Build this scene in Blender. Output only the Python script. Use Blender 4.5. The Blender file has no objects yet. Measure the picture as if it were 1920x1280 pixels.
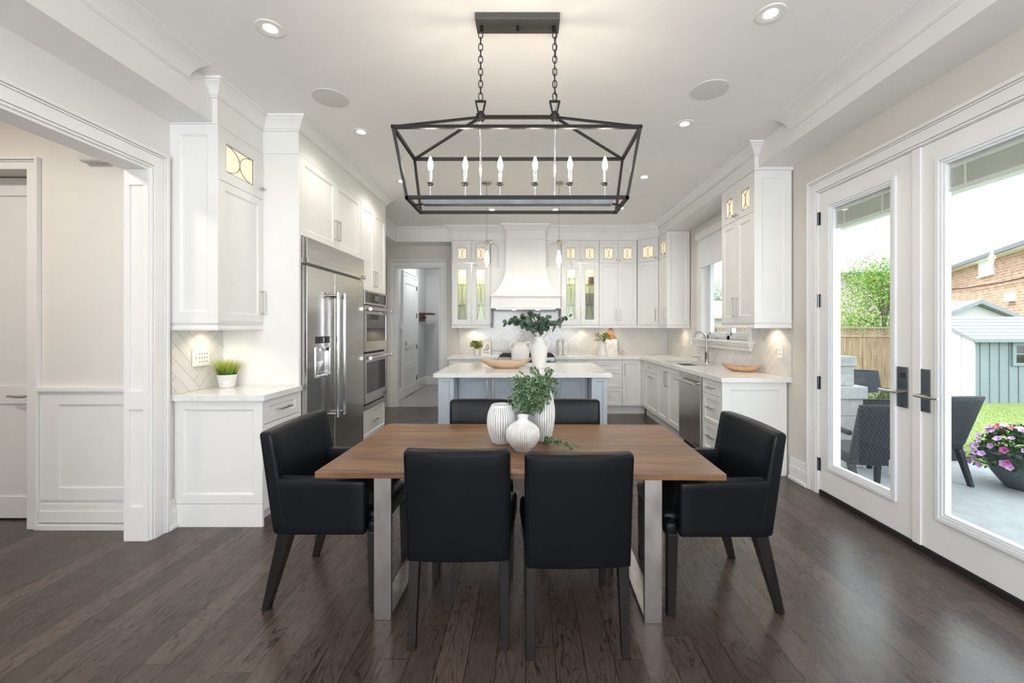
import bpy, bmesh, math, random
from math import sin, cos, pi, radians, atan2, sqrt
from mathutils import Vector, Matrix

random.seed(7)
SC = bpy.context.scene
COL = SC.collection

# ------------------------------------------------------------------ camera
FPX = 790.0
H = 1.40
cd = bpy.data.cameras.new('camera')
cam = bpy.data.objects.new('camera', cd)
COL.objects.link(cam)
cam.location = (0, 0, H)
cam.rotation_euler = (pi / 2, 0, 0)
cd.sensor_width = 36.0
cd.lens = FPX * 36.0 / 1920.0
cd.shift_x = -(990 - 960) / 1920.0
cd.shift_y = (614 - 640) / 1920.0
cd.clip_start = 0.05
cd.clip_end = 200
SC.camera = cam

# ------------------------------------------------------------------ sky, sun, exposure
W = bpy.data.worlds.new('sky')
SC.world = W
W.use_nodes = True
bgn = W.node_tree.nodes['Background']
bgn.inputs['Color'].default_value = (0.86, 0.94, 1.0, 1)
bgn.inputs['Strength'].default_value = 3.9
sd = bpy.data.lights.new('sun', 'SUN')
sd.energy = 3.4
sd.angle = radians(6)
sd.color = (1.0, 0.95, 0.87)
sun = bpy.data.objects.new('sun', sd)
COL.objects.link(sun)
sun.rotation_euler = Vector((0.62, 0.12, -0.78)).to_track_quat('-Z', 'Y').to_euler()
SC.view_settings.view_transform = 'Standard'
SC.view_settings.look = 'None'
SC.view_settings.gamma = 1.0
SC.view_settings.use_curve_mapping = False
SC.view_settings.exposure = 0.17
# power of the lamps (hall and mudroom ones are unseen area lights with no fitting)
LP_DOWN = 16.0
LP_CANDLE = 7.5
LP_PEND = 9.0
LP_HALL = 27.0
LP_MUD = 17.0
# area lights added at two unseen windows behind the viewer, for even lighting
for wx in (-1.2, 1.15):
    wl = bpy.data.lights.new('added_window_fill', 'AREA')
    wl.shape = 'RECTANGLE'; wl.size = 1.85; wl.size_y = 2.15
    wl.energy = 76.0; wl.color = (0.93, 0.965, 1.0)
    wo = bpy.data.objects.new('added_window_fill', wl)
    COL.objects.link(wo)
    wo.location = (wx, -3.08, 1.6)
    wo.rotation_euler = (pi / 2 + 0.8, 0, 0)

# ------------------------------------------------------------------ materials
def srgb(r, g, b):
    def f(c):
        c /= 255.0
        return c / 12.92 if c <= 0.04045 else ((c + 0.055) / 1.055) ** 2.4
    return (f(r), f(g), f(b), 1)

def new_mat(name):
    m = bpy.data.materials.new(name)
    m.use_nodes = True
    nt = m.node_tree
    return m, nt, nt.nodes['Principled BSDF']

def N(nt, t, **kw):
    n = nt.nodes.new(t)
    for k, v in kw.items():
        if k in n.inputs:
            n.inputs[k].default_value = v
        else:
            setattr(n, k, v)
    return n

def L(nt, a, b):
    nt.links.new(a, b)

def mth(nt, op, a, b=None, c=None):
    n = nt.nodes.new('ShaderNodeMath')
    n.operation = op
    for i, v in enumerate((a, b, c)):
        if v is None:
            continue
        if isinstance(v, (int, float)):
            n.inputs[i].default_value = v
        else:
            nt.links.new(v, n.inputs[i])
    return n.outputs[0]

def ramp(nt, fac, stops):
    n = nt.nodes.new('ShaderNodeValToRGB')
    el = n.color_ramp.elements
    while len(el) < len(stops):
        el.new(0.5)
    for e, (p, c) in zip(el, stops):
        e.position = p
        e.color = c
    nt.links.new(fac, n.inputs[0])
    return n.outputs[0]

def mixc(nt, fac, a, b, mode='MIX'):
    n = nt.nodes.new('ShaderNodeMix')
    n.data_type = 'RGBA'
    n.blend_type = mode
    for sock, v in ((n.inputs[0], fac), (n.inputs[6], a), (n.inputs[7], b)):
        if hasattr(v, 'links'):
            nt.links.new(v, sock)
        else:
            sock.default_value = v
    return n.outputs[2]

def obj_coord(nt, scale=(1, 1, 1), rot=(0, 0, 0)):
    tc = nt.nodes.new('ShaderNodeTexCoord')
    mp = nt.nodes.new('ShaderNodeMapping')
    mp.inputs['Scale'].default_value = scale
    mp.inputs['Rotation'].default_value = rot
    nt.links.new(tc.outputs['Object'], mp.inputs[0])
    return mp.outputs[0]

def bump(nt, bs, height, strength=0.2, dist=0.002):
    b = nt.nodes.new('ShaderNodeBump')
    b.inputs['Strength'].default_value = strength
    b.inputs['Distance'].default_value = dist
    nt.links.new(height, b.inputs['Height'])
    nt.links.new(b.outputs[0], bs.inputs['Normal'])

def plain(name, col, rough=0.5, metal=0.0, spec=0.5, var=0.03, scale=6.0, coat=0.0):
    """paint, plastic or metal with a faint procedural unevenness of tone"""
    m, nt, bs = new_mat(name)
    bs.inputs['Roughness'].default_value = rough
    bs.inputs['Metallic'].default_value = metal
    bs.inputs['Specular IOR Level'].default_value = spec
    bs.inputs['Coat Weight'].default_value = coat
    nz = N(nt, 'ShaderNodeTexNoise', Scale=scale, Detail=3.0)
    L(nt, obj_coord(nt), nz.inputs['Vector'])
    a = tuple(max(0, c * (1 - var)) for c in col[:3]) + (1,)
    b = tuple(min(1, c * (1 + var)) for c in col[:3]) + (1,)
    L(nt, ramp(nt, nz.outputs[0], [(0.3, a), (0.7, b)]), bs.inputs['Base Color'])
    return m

M = {}
M['cab'] = plain('white_cabinet_lacquer', (0.84, 0.832, 0.815, 1), 0.34, var=0.012)
M['trim'] = plain('white_trim_paint', (0.84, 0.833, 0.82, 1), 0.38, var=0.012)
M['wall'] = plain('greige_wall_paint', (0.71, 0.675, 0.62, 1), 0.75, var=0.015)
M['wallwarm'] = plain('pale_wall_paint', (0.80, 0.79, 0.765, 1), 0.75, var=0.015)
M['hallwall'] = plain('warm_hall_paint', (0.77, 0.745, 0.71, 1), 0.7, var=0.015)
M['mud'] = plain('grey_blue_wall_paint', (0.62, 0.62, 0.61, 1), 0.8, var=0.015)
M['ceil'] = plain('ceiling_paint', (0.90, 0.888, 0.875, 1), 0.8, var=0.01)
M['island'] = plain('daylight_tinted_lacquer', (0.48, 0.53, 0.60, 1), 0.36, var=0.02)  # light grey lacquer; the blue of the daylight is put into this colour
M['nickel'] = plain('brushed_nickel', (0.52, 0.50, 0.47, 1), 0.3, metal=1.0)
M['bar'] = plain('grey_steel_bar', (0.19, 0.205, 0.225, 1), 0.32, metal=1.0, var=0.12, scale=14)
M['satin'] = plain('satin_steel', (0.62, 0.61, 0.60, 1), 0.24, metal=1.0)
M['chrome'] = plain('polished_chrome', (0.82, 0.82, 0.83, 1), 0.09, metal=1.0)
M['gun'] = plain('dark_gunmetal', (0.19, 0.205, 0.23, 1), 0.2, metal=1.0)
M['bronze'] = plain('dark_bronze_metal', (0.013, 0.0115, 0.011, 1), 0.45, metal=0.15, spec=0.35, var=0.15)
M['canopy'] = plain('grey_bronze_canopy', (0.085, 0.08, 0.076, 1), 0.5, metal=0.3, var=0.15)
M['blackmetal'] = plain('black_cast_metal', (0.012, 0.012, 0.013, 1), 0.45)
M['rubber'] = plain('black_rubber', (0.01, 0.01, 0.01, 1), 0.7)
M['dark'] = plain('dark_cavity', (0.02, 0.02, 0.022, 1), 0.5)
M['blackglass'] = plain('black_oven_glass', (0.012, 0.012, 0.012, 1), 0.06, spec=0.6)
M['ceramic'] = plain('matte_white_ceramic', (0.80, 0.79, 0.77, 1), 0.55, var=0.02)
M['potgloss'] = plain('glazed_white_pot', (0.78, 0.77, 0.75, 1), 0.25, var=0.02)
M['plate'] = plain('white_plastic_plate', (0.86, 0.86, 0.84, 1), 0.35, var=0.01)
M['speaker'] = plain('speaker_grille', (0.70, 0.69, 0.67, 1), 0.8, var=0.04, scale=400)
M['shade'] = plain('translucent_shade_fabric', (0.86, 0.88, 0.90, 1), 0.9, var=0.02)
M['vinyl'] = plain('white_vinyl', (0.80, 0.82, 0.84, 1), 0.35, var=0.01)
M['blind'] = plain('grey_blind_slats', (0.70, 0.69, 0.66, 1), 0.5, var=0.02)
M['soil'] = plain('dark_soil', (0.03, 0.022, 0.016, 1), 0.95, var=0.4, scale=60)
M['stem'] = plain('green_stem', (0.10, 0.13, 0.05, 1), 0.7, var=0.2)
M['twig'] = plain('brown_twig', (0.14, 0.085, 0.05, 1), 0.7, var=0.2)
M['bark'] = plain('tree_bark', (0.13, 0.10, 0.075, 1), 0.9, var=0.35, scale=25)
M['ink'] = plain('grey_ink', (0.20, 0.20, 0.21, 1), 0.8)
M['inkpink'] = plain('faded_pink_ink', (0.42, 0.27, 0.24, 1), 0.8)
M['whitewash'] = plain('whitewash_lettering', (0.80, 0.76, 0.68, 1), 0.8, var=0.1, scale=40)
M['walnut'] = plain('dark_walnut', (0.10, 0.045, 0.03, 1), 0.5, var=0.25, scale=20)
M['copper'] = plain('copper_metal', (0.65, 0.30, 0.18, 1), 0.25, metal=1.0)
M['concrete'] = plain('patio_concrete', (0.36, 0.375, 0.385, 1), 0.85, var=0.08, scale=9)
M['stone'] = plain('grey_limestone', (0.36, 0.365, 0.365, 1), 0.85, var=0.12, scale=14)
M['planter'] = plain('slate_planter', (0.09, 0.108, 0.122, 1), 0.6, var=0.08)
M['shedgrey'] = plain('grey_shed_resin', (0.215, 0.255, 0.285, 1), 0.6, var=0.04)
M['shedlight'] = plain('pale_shed_resin', (0.50, 0.475, 0.495, 1), 0.6, var=0.03)
M['sheddoor'] = plain('sage_shed_door', (0.24, 0.275, 0.275, 1), 0.6, var=0.03)
M['shedroof'] = plain('slate_roof_shingle', (0.24, 0.27, 0.29, 1), 0.8, var=0.08, scale=3)
M['roofpale'] = plain('pale_house_shingle', (0.58, 0.60, 0.62, 1), 0.9, var=0.1, scale=2)
M['fascia'] = plain('dark_fascia', (0.09, 0.10, 0.11, 1), 0.5)
M['pinkwall'] = plain('pale_pink_brick_wall', (0.46, 0.38, 0.36, 1), 0.9, var=0.06, scale=3)
M['cable'] = plain('black_cable', (0.02, 0.02, 0.02, 1), 0.7)

def stainless():
    m, nt, bs = new_mat('brushed_stainless_steel')
    bs.inputs['Metallic'].default_value = 1.0
    nz = N(nt, 'ShaderNodeTexNoise', Scale=1.0, Detail=4.0)
    L(nt, obj_coord(nt, (3, 3, 160)), nz.inputs['Vector'])
    L(nt, ramp(nt, nz.outputs[0], [(0.3, (0.46, 0.45, 0.435, 1)), (0.7, (0.60, 0.59, 0.575, 1))]), bs.inputs['Base Color'])
    L(nt, ramp(nt, nz.outputs[0], [(0.3, (0.17,) * 3 + (1,)), (0.7, (0.25,) * 3 + (1,))]), bs.inputs['Roughness'])
    n2 = N(nt, 'ShaderNodeTexNoise', Scale=1.0, Detail=1.0)
    L(nt, obj_coord(nt, (1.2, 1.2, 3.2)), n2.inputs['Vector'])
    bump(nt, bs, n2.outputs[0], 0.25, 0.02)
    return m
M['steel'] = stainless()

def legsteel():
    m, nt, bs = new_mat('brushed_table_leg_steel')
    bs.inputs['Metallic'].default_value = 1.0
    nz = N(nt, 'ShaderNodeTexNoise', Scale=9.0, Detail=5.0)
    L(nt, obj_coord(nt, (1, 1, 0.5)), nz.inputs['Vector'])
    L(nt, ramp(nt, nz.outputs[0], [(0.3, (0.36, 0.335, 0.32, 1)), (0.7, (0.55, 0.52, 0.50, 1))]), bs.inputs['Base Color'])
    bs.inputs['Roughness'].default_value = 0.34
    return m
M['legsteel'] = legsteel()

def leather():
    m, nt, bs = new_mat('black_leather')
    bs.inputs['Base Color'].default_value = (0.006, 0.007, 0.009, 1)
    bs.inputs['Roughness'].default_value = 0.33
    bs.inputs['Specular IOR Level'].default_value = 0.17
    nz = N(nt, 'ShaderNodeTexNoise', Scale=420.0, Detail=2.0)
    L(nt, obj_coord(nt), nz.inputs['Vector'])
    n2 = N(nt, 'ShaderNodeTexNoise', Scale=7.0, Detail=2.0)
    L(nt, obj_coord(nt), n2.inputs['Vector'])
    h = mth(nt, 'ADD', mth(nt, 'MULTIPLY', nz.outputs[0], 0.12), mth(nt, 'MULTIPLY', n2.outputs[0], 2.0))
    bump(nt, bs, h, 0.25, 0.004)
    return m
M['leather'] = leather()

def wood(name, c0, c1, rough, axis='X', sc=1.0, spec=0.5, bumps=0.1):
    m, nt, bs = new_mat(name)
    s = {'X': (1.3, 14, 14), 'Y': (14, 1.3, 14), 'Z': (14, 14, 1.3)}[axis]
    v = obj_coord(nt, tuple(k * sc for k in s))
    nz = N(nt, 'ShaderNodeTexNoise', Scale=1.0, Detail=6.0, Distortion=0.8)
    L(nt, v, nz.inputs['Vector'])
    n2 = N(nt, 'ShaderNodeTexNoise', Scale=5.0, Detail=4.0)
    L(nt, v, n2.inputs['Vector'])
    f = mth(nt, 'ADD', mth(nt, 'MULTIPLY', nz.outputs[0], 0.7), mth(nt, 'MULTIPLY', n2.outputs[0], 0.3))
    L(nt, ramp(nt, f, [(0.34, c0), (0.66, c1)]), bs.inputs['Base Color'])
    bs.inputs['Roughness'].default_value = rough
    bs.inputs['Specular IOR Level'].default_value = spec
    bump(nt, bs, f, bumps, 0.002)
    return m
M['tablewood'] = wood('walnut_stained_tabletop', srgb(88, 61, 40), srgb(141, 103, 70), 0.34, 'X')
M['legwood'] = wood('espresso_chair_leg', (0.007, 0.006, 0.0055, 1), (0.020, 0.0165, 0.015, 1), 0.42, 'Z', 2, 0.3)
M['bowlwood'] = wood('pale_carved_wood', srgb(186, 156, 124), srgb(226, 204, 174), 0.6, 'X', 2)
M['traywood'] = wood('honey_carved_wood', srgb(170, 130, 94), srgb(212, 178, 140), 0.55, 'X', 2)
M['boardwood'] = wood('orange_board_wood', srgb(138, 92, 64), srgb(176, 132, 98), 0.5, 'Z', 2)
M['fencewood'] = wood('weathered_cedar', srgb(112, 90, 70), srgb(166, 142, 118), 0.85, 'Z', 1)

def marble(name, base, vein, rough=0.12):
    m, nt, bs = new_mat(name)
    v = obj_coord(nt)
    nz = N(nt, 'ShaderNodeTexNoise', Scale=3.2, Detail=8.0, Distortion=1.6)
    L(nt, v, nz.inputs['Vector'])
    d = mth(nt, 'ABSOLUTE', mth(nt, 'SUBTRACT', nz.outputs[0], 0.5))
    n2 = N(nt, 'ShaderNodeTexNoise', Scale=14.0, Detail=4.0)
    L(nt, v, n2.inputs['Vector'])
    d2 = mth(nt, 'ADD', d, mth(nt, 'MULTIPLY', n2.outputs[0], 0.06))
    L(nt, ramp(nt, d2, [(0.012, vein), (0.055, base)]), bs.inputs['Base Color'])
    bs.inputs['Roughness'].default_value = rough
    return m
M['quartz'] = marble('white_quartz', (0.83, 0.825, 0.81, 1), (0.70, 0.69, 0.68, 1))
M['marble'] = marble('white_marble', (0.82, 0.82, 0.80, 1), (0.55, 0.55, 0.55, 1), 0.3)

def floor_wood():
    m, nt, bs = new_mat('dark_oak_planks')
    tc = nt.nodes.new('ShaderNodeTexCoord')
    sp = nt.nodes.new('ShaderNodeSeparateXYZ')
    L(nt, tc.outputs['Object'], sp.inputs[0])
    X, Y = sp.outputs[0], sp.outputs[1]
    u = mth(nt, 'DIVIDE', mth(nt, 'ADD', X, 10.013), 0.1235)
    row = mth(nt, 'FLOOR', u)
    wn = N(nt, 'ShaderNodeTexWhiteNoise', noise_dimensions='1D')
    L(nt, row, wn.inputs['W'])
    wn2 = N(nt, 'ShaderNodeTexWhiteNoise', noise_dimensions='1D')
    L(nt, mth(nt, 'ADD', row, 77.7), wn2.inputs['W'])
    ln = mth(nt, 'ADD', mth(nt, 'MULTIPLY', wn2.outputs[0], 0.6), 0.95)
    v = mth(nt, 'ADD', mth(nt, 'DIVIDE', mth(nt, 'ADD', Y, 20), ln), mth(nt, 'MULTIPLY', wn.outputs[0], 9.0))
    cell = mth(nt, 'FLOOR', v)
    cmb = nt.nodes.new('ShaderNodeCombineXYZ')
    L(nt, row, cmb.inputs[0]); L(nt, cell, cmb.inputs[1])
    pw = N(nt, 'ShaderNodeTexWhiteNoise', noise_dimensions='2D')
    L(nt, cmb.outputs[0], pw.inputs['Vector'])
    rnd = pw.outputs['Value']
    # grain: bands across the board, wandering along it, a different cut per board
    gx = mth(nt, 'ADD', X, mth(nt, 'MULTIPLY', rnd, 31.0))
    gy = mth(nt, 'ADD', mth(nt, 'MULTIPLY', Y, 0.20), mth(nt, 'MULTIPLY', rnd, 17.0))
    g = nt.nodes.new('ShaderNodeCombineXYZ')
    L(nt, gx, g.inputs[0]); L(nt, gy, g.inputs[1])
    base = N(nt, 'ShaderNodeTexNoise', Scale=9.0, Detail=2.5, Distortion=0.35)
    L(nt, g.outputs[0], base.inputs['Vector'])
    rings = mth(nt, 'ABSOLUTE', mth(nt, 'SINE', mth(nt, 'MULTIPLY', base.outputs[0], 46.0)))
    gs = nt.nodes.new('ShaderNodeCombineXYZ')
    L(nt, mth(nt, 'MULTIPLY', gx, 260.0), gs.inputs[0]); L(nt, mth(nt, 'MULTIPLY', Y, 7.0), gs.inputs[1])
    fine = N(nt, 'ShaderNodeTexNoise', Scale=1.0, Detail=3.0)
    L(nt, gs.outputs[0], fine.inputs['Vector'])
    lines = ramp(nt, rings, [(0.0, (0, 0, 0, 1)), (0.50, (1, 1, 1, 1))])
    strength = mth(nt, 'MULTIPLY', ramp(nt, base.outputs[0], [(0.35, (0.45,) * 3 + (1,)), (0.6, (1, 1, 1, 1))]), 0.9)
    tone = ramp(nt, rnd, [(0.0, srgb(67, 56, 51)), (0.35, srgb(75, 63, 57)), (0.7, srgb(81, 69, 63)), (1.0, srgb(90, 77, 69))])
    c1 = mixc(nt, mth(nt, 'MULTIPLY', mth(nt, 'SUBTRACT', 1.0, lines), strength), tone, srgb(32, 25, 22))
    c2 = mixc(nt, 0.42, c1, ramp(nt, fine.outputs[0], [(0.35, (0.68, 0.67, 0.66, 1)), (0.65, (1.22, 1.22, 1.22, 1))]), 'MULTIPLY')
    fu = mth(nt, 'FRACT', u)
    fv = mth(nt, 'MULTIPLY', mth(nt, 'FRACT', v), ln)
    eu = mth(nt, 'MULTIPLY', mth(nt, 'MINIMUM', fu, mth(nt, 'SUBTRACT', 1.0, fu)), 0.1235)
    ev = mth(nt, 'MINIMUM', fv, mth(nt, 'SUBTRACT', ln, fv))
    e = mth(nt, 'MINIMUM', eu, ev)
    seam = mth(nt, 'LESS_THAN', e, 0.0018)
    L(nt, mixc(nt, seam, c2, (0.018, 0.014, 0.012, 1)), bs.inputs['Base Color'])
    L(nt, mth(nt, 'ADD', 0.17, mth(nt, 'MULTIPLY', fine.outputs[0], 0.22)), bs.inputs['Roughness'])
    hgt = mth(nt, 'SUBTRACT', mth(nt, 'ADD', mth(nt, 'MULTIPLY', fine.outputs[0], 0.5), mth(nt, 'MULTIPLY', lines, 0.4)), mth(nt, 'MULTIPLY', seam, 1.5))
    bump(nt, bs, hgt, 0.10, 0.0010)
    return m
M['floor'] = floor_wood()

def mud_tile():
    m, nt, bs = new_mat('grey_stone_floor_tile')
    br = N(nt, 'ShaderNodeTexBrick', Scale=1.0, offset=0.5)
    br.inputs['Brick Width'].default_value = 0.6
    br.inputs['Row Height'].default_value = 0.3
    br.inputs['Mortar Size'].default_value = 0.004
    br.inputs['Color1'].default_value = (0.40, 0.385, 0.36, 1)
    br.inputs['Color2'].default_value = (0.36, 0.345, 0.325, 1)
    br.inputs['Mortar'].default_value = (0.28, 0.27, 0.26, 1)
    L(nt, obj_coord(nt), br.inputs['Vector'])
    nz = N(nt, 'ShaderNodeTexNoise', Scale=4.0, Detail=5.0)
    L(nt, obj_coord(nt, (1, 3, 1)), nz.inputs['Vector'])
    L(nt, mixc(nt, 0.5, br.outputs[0], ramp(nt, nz.outputs[0], [(0.3, (0.7,) * 3 + (1,)), (0.7, (1.1,) * 3 + (1,))]), 'MULTIPLY'), bs.inputs['Base Color'])
    bs.inputs['Roughness'].default_value = 0.35
    return m
M['mudtile'] = mud_tile()

def brick(name, c1, c2, mo, rot):
    m, nt, bs = new_mat(name)
    br = N(nt, 'ShaderNodeTexBrick', Scale=1.0, offset=0.5)
    br.inputs['Brick Width'].default_value = 0.42
    br.inputs['Row Height'].default_value = 0.13
    br.inputs['Mortar Size'].default_value = 0.014
    br.inputs['Color1'].default_value = c1
    br.inputs['Color2'].default_value = c2
    br.inputs['Mortar'].default_value = mo
    L(nt, obj_coord(nt, (1, 1, 1), rot), br.inputs['Vector'])
    nz = N(nt, 'ShaderNodeTexNoise', Scale=2.6, Detail=3.0)
    L(nt, obj_coord(nt), nz.inputs['Vector'])
    L(nt, mixc(nt, 0.5, br.outputs[0], ramp(nt, nz.outputs[0], [(0.35, (0.75,) * 3 + (1,)), (0.65, (1.15,) * 3 + (1,))]), 'MULTIPLY'), bs.inputs['Base Color'])
    bs.inputs['Roughness'].default_value = 0.9
    return m
M['brick'] = brick('orange_house_brick', (0.34, 0.17, 0.105, 1), (0.46, 0.27, 0.18, 1), (0.50, 0.44, 0.38, 1), (pi / 2, 0, 0))

def tile_mat():
    m, nt, bs = new_mat('glazed_herringbone_tile')
    at = N(nt, 'ShaderNodeAttribute', attribute_name='tone')
    nz = N(nt, 'ShaderNodeTexNoise', Scale=9.0, Detail=4.0, Distortion=0.8)
    L(nt, obj_coord(nt), nz.inputs['Vector'])
    f = mth(nt, 'ADD', mth(nt, 'MULTIPLY', at.outputs['Fac'], 0.6), mth(nt, 'MULTIPLY', nz.outputs[0], 0.4))
    L(nt, ramp(nt, f, [(0.15, (0.685, 0.675, 0.66, 1)), (0.8, (0.745, 0.735, 0.72, 1))]), bs.inputs['Base Color'])
    bs.inputs['Roughness'].default_value = 0.09
    n2 = N(nt, 'ShaderNodeTexNoise', Scale=16.0, Detail=2.0)
    L(nt, obj_coord(nt), n2.inputs['Vector'])
    bump(nt, bs, n2.outputs[0], 0.25, 0.004)
    return m
M['tile'] = tile_mat()
M['grout'] = plain('grey_grout', (0.56, 0.555, 0.54, 1), 0.9)

def glass(name, tint=(1, 1, 1, 1), refl=1.0, rough=0.0):
    m = bpy.data.materials.new(name)
    m.use_nodes = True
    nt = m.node_tree
    nt.nodes.clear()
    out = nt.nodes.new('ShaderNodeOutputMaterial')
    tr = N(nt, 'ShaderNodeBsdfTransparent', Color=tint)
    gl = N(nt, 'ShaderNodeBsdfGlossy', Roughness=rough)
    lw = N(nt, 'ShaderNodeLayerWeight', Blend=0.5)
    f5 = mth(nt, 'ADD', 0.035, mth(nt, 'MULTIPLY', mth(nt, 'POWER', lw.outputs['Facing'], 5.0), 0.9))
    mx = nt.nodes.new('ShaderNodeMixShader')
    L(nt, mth(nt, 'MULTIPLY', f5, refl), mx.inputs[0])
    L(nt, tr.outputs[0], mx.inputs[1]); L(nt, gl.outputs[0], mx.inputs[2])
    L(nt, mx.outputs[0], out.inputs[0])
    return m
M['glass'] = glass('clear_window_glass', (0.97, 0.985, 0.98, 1), 0.8)
M['glassshade'] = glass('clear_pendant_glass', (0.995, 0.995, 0.99, 1), 0.7)
M['tableglass'] = glass('green_table_glass', (0.62, 0.76, 0.74, 1), 2.2)
M['cabglass'] = glass('textured_cabinet_glass', (0.90, 0.92, 0.84, 1), 1.0, 0.1)
M['shelfglass'] = glass('shelf_glass', (0.80, 0.87, 0.83, 1), 1.0)

def emit(name, col, strength, base=None):
    m, nt, bs = new_mat(name)
    bs.inputs['Base Color'].default_value = base or col
    bs.inputs['Emission Color'].default_value = col
    bs.inputs['Emission Strength'].default_value = strength
    bs.inputs['Roughness'].default_value = 0.4
    return m
M['bulb'] = emit('glowing_bulb', (1.0, 0.84, 0.62, 1), 14.0)
M['filament'] = emit('glowing_filament_bulb', (1.0, 0.80, 0.52, 1), 16.0)
M['lens'] = emit('glowing_downlight_lens', (1.0, 0.93, 0.80, 1), 14.0)
M['litpane'] = emit('self_lit_frosted_pane', (1.0, 0.85, 0.56, 1), 0.62, (0.5, 0.46, 0.36, 1))  # light from inside the cabinet is put into the pane's own glow
M['puck'] = emit('glowing_puck_light', (1.0, 0.86, 0.62, 1), 5.0)

def leaf(name, c0, c1, rough=0.5, scale=30, trans=0.0):
    m, nt, bs = new_mat(name)
    nz = N(nt, 'ShaderNodeTexNoise', Scale=scale, Detail=2.0)
    L(nt, obj_coord(nt), nz.inputs['Vector'])
    at = N(nt, 'ShaderNodeAttribute', attribute_name='tone')
    f = mth(nt, 'ADD', mth(nt, 'MULTIPLY', at.outputs['Fac'], 0.7), mth(nt, 'MULTIPLY', nz.outputs[0], 0.3))
    L(nt, ramp(nt, f, [(0.2, c0), (0.85, c1)]), bs.inputs['Base Color'])
    bs.inputs['Roughness'].default_value = rough
    if trans:
        bs.inputs['Subsurface Weight'].default_value = 0.0
        bs.inputs['Transmission Weight'].default_value = 0.0
    return m
M['euca'] = leaf('eucalyptus_leaf', srgb(36, 62, 46), srgb(96, 124, 98), 0.5)
M['box'] = leaf('trailing_leaf', srgb(44, 78, 44), srgb(150, 180, 134), 0.5)
M['grassleaf'] = leaf('bright_grass_blade', srgb(66, 112, 24), srgb(196, 206, 70), 0.5, 12)
M['herb'] = leaf('yellow_green_herb_leaf', srgb(76, 104, 36), srgb(186, 190, 84), 0.5)
M['treeleaf'] = leaf('spring_tree_leaf', srgb(78, 122, 34), srgb(156, 190, 76), 0.6, 1.5)
M['treedark'] = leaf('blue_green_tree_leaf', srgb(110, 150, 120), srgb(170, 200, 160), 0.6, 1.5)
M['petleaf'] = leaf('petunia_leaf', srgb(30, 66, 30), srgb(80, 124, 62), 0.6)
M['blade'] = leaf('lawn_blade', srgb(86, 106, 46), srgb(140, 154, 84), 0.8, 2)
M['petalp'] = plain('pink_petal', srgb(206, 160, 212), 0.7, var=0.12, scale=40)
M['petalm'] = plain('magenta_petal', srgb(160, 64, 124), 0.7, var=0.15, scale=40)
M['petalw'] = plain('white_petal', srgb(214, 208, 218), 0.7, var=0.03)
M['petalr'] = plain('coral_petal', srgb(206, 88, 104), 0.7, var=0.12)
M['lawn'] = leaf('lawn_turf', srgb(86, 106, 48), srgb(134, 148, 82), 0.95, 5)

def ribbed():
    m, nt, bs = new_mat('whitewashed_ribbed_ceramic')
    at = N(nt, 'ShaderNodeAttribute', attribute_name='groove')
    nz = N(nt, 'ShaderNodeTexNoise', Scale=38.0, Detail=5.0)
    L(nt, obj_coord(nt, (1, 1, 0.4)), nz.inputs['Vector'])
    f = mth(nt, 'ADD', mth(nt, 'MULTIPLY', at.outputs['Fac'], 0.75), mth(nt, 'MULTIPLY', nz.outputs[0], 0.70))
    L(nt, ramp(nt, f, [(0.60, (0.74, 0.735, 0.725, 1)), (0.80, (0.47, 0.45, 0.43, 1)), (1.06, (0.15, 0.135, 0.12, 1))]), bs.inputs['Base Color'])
    bs.inputs['Roughness'].default_value = 0.75
    bump(nt, bs, nz.outputs[0], 0.2, 0.002)
    return m
M['ribbed'] = ribbed()

def wicker():
    m, nt, bs = new_mat('charcoal_wicker')
    ck = N(nt, 'ShaderNodeTexChecker', Scale=70.0)
    ck.inputs['Color1'].default_value = (0.010, 0.012, 0.015, 1)
    ck.inputs['Color2'].default_value = (0.05, 0.058, 0.068, 1)
    L(nt, obj_coord(nt), ck.inputs['Vector'])
    L(nt, ck.outputs[0], bs.inputs['Base Color'])
    bs.inputs['Roughness'].default_value = 0.55
    bs.inputs['Specular IOR Level'].default_value = 0.25
    bump(nt, bs, ck.outputs[1], 0.5, 0.004)
    return m
M['wicker'] = wicker()

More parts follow.
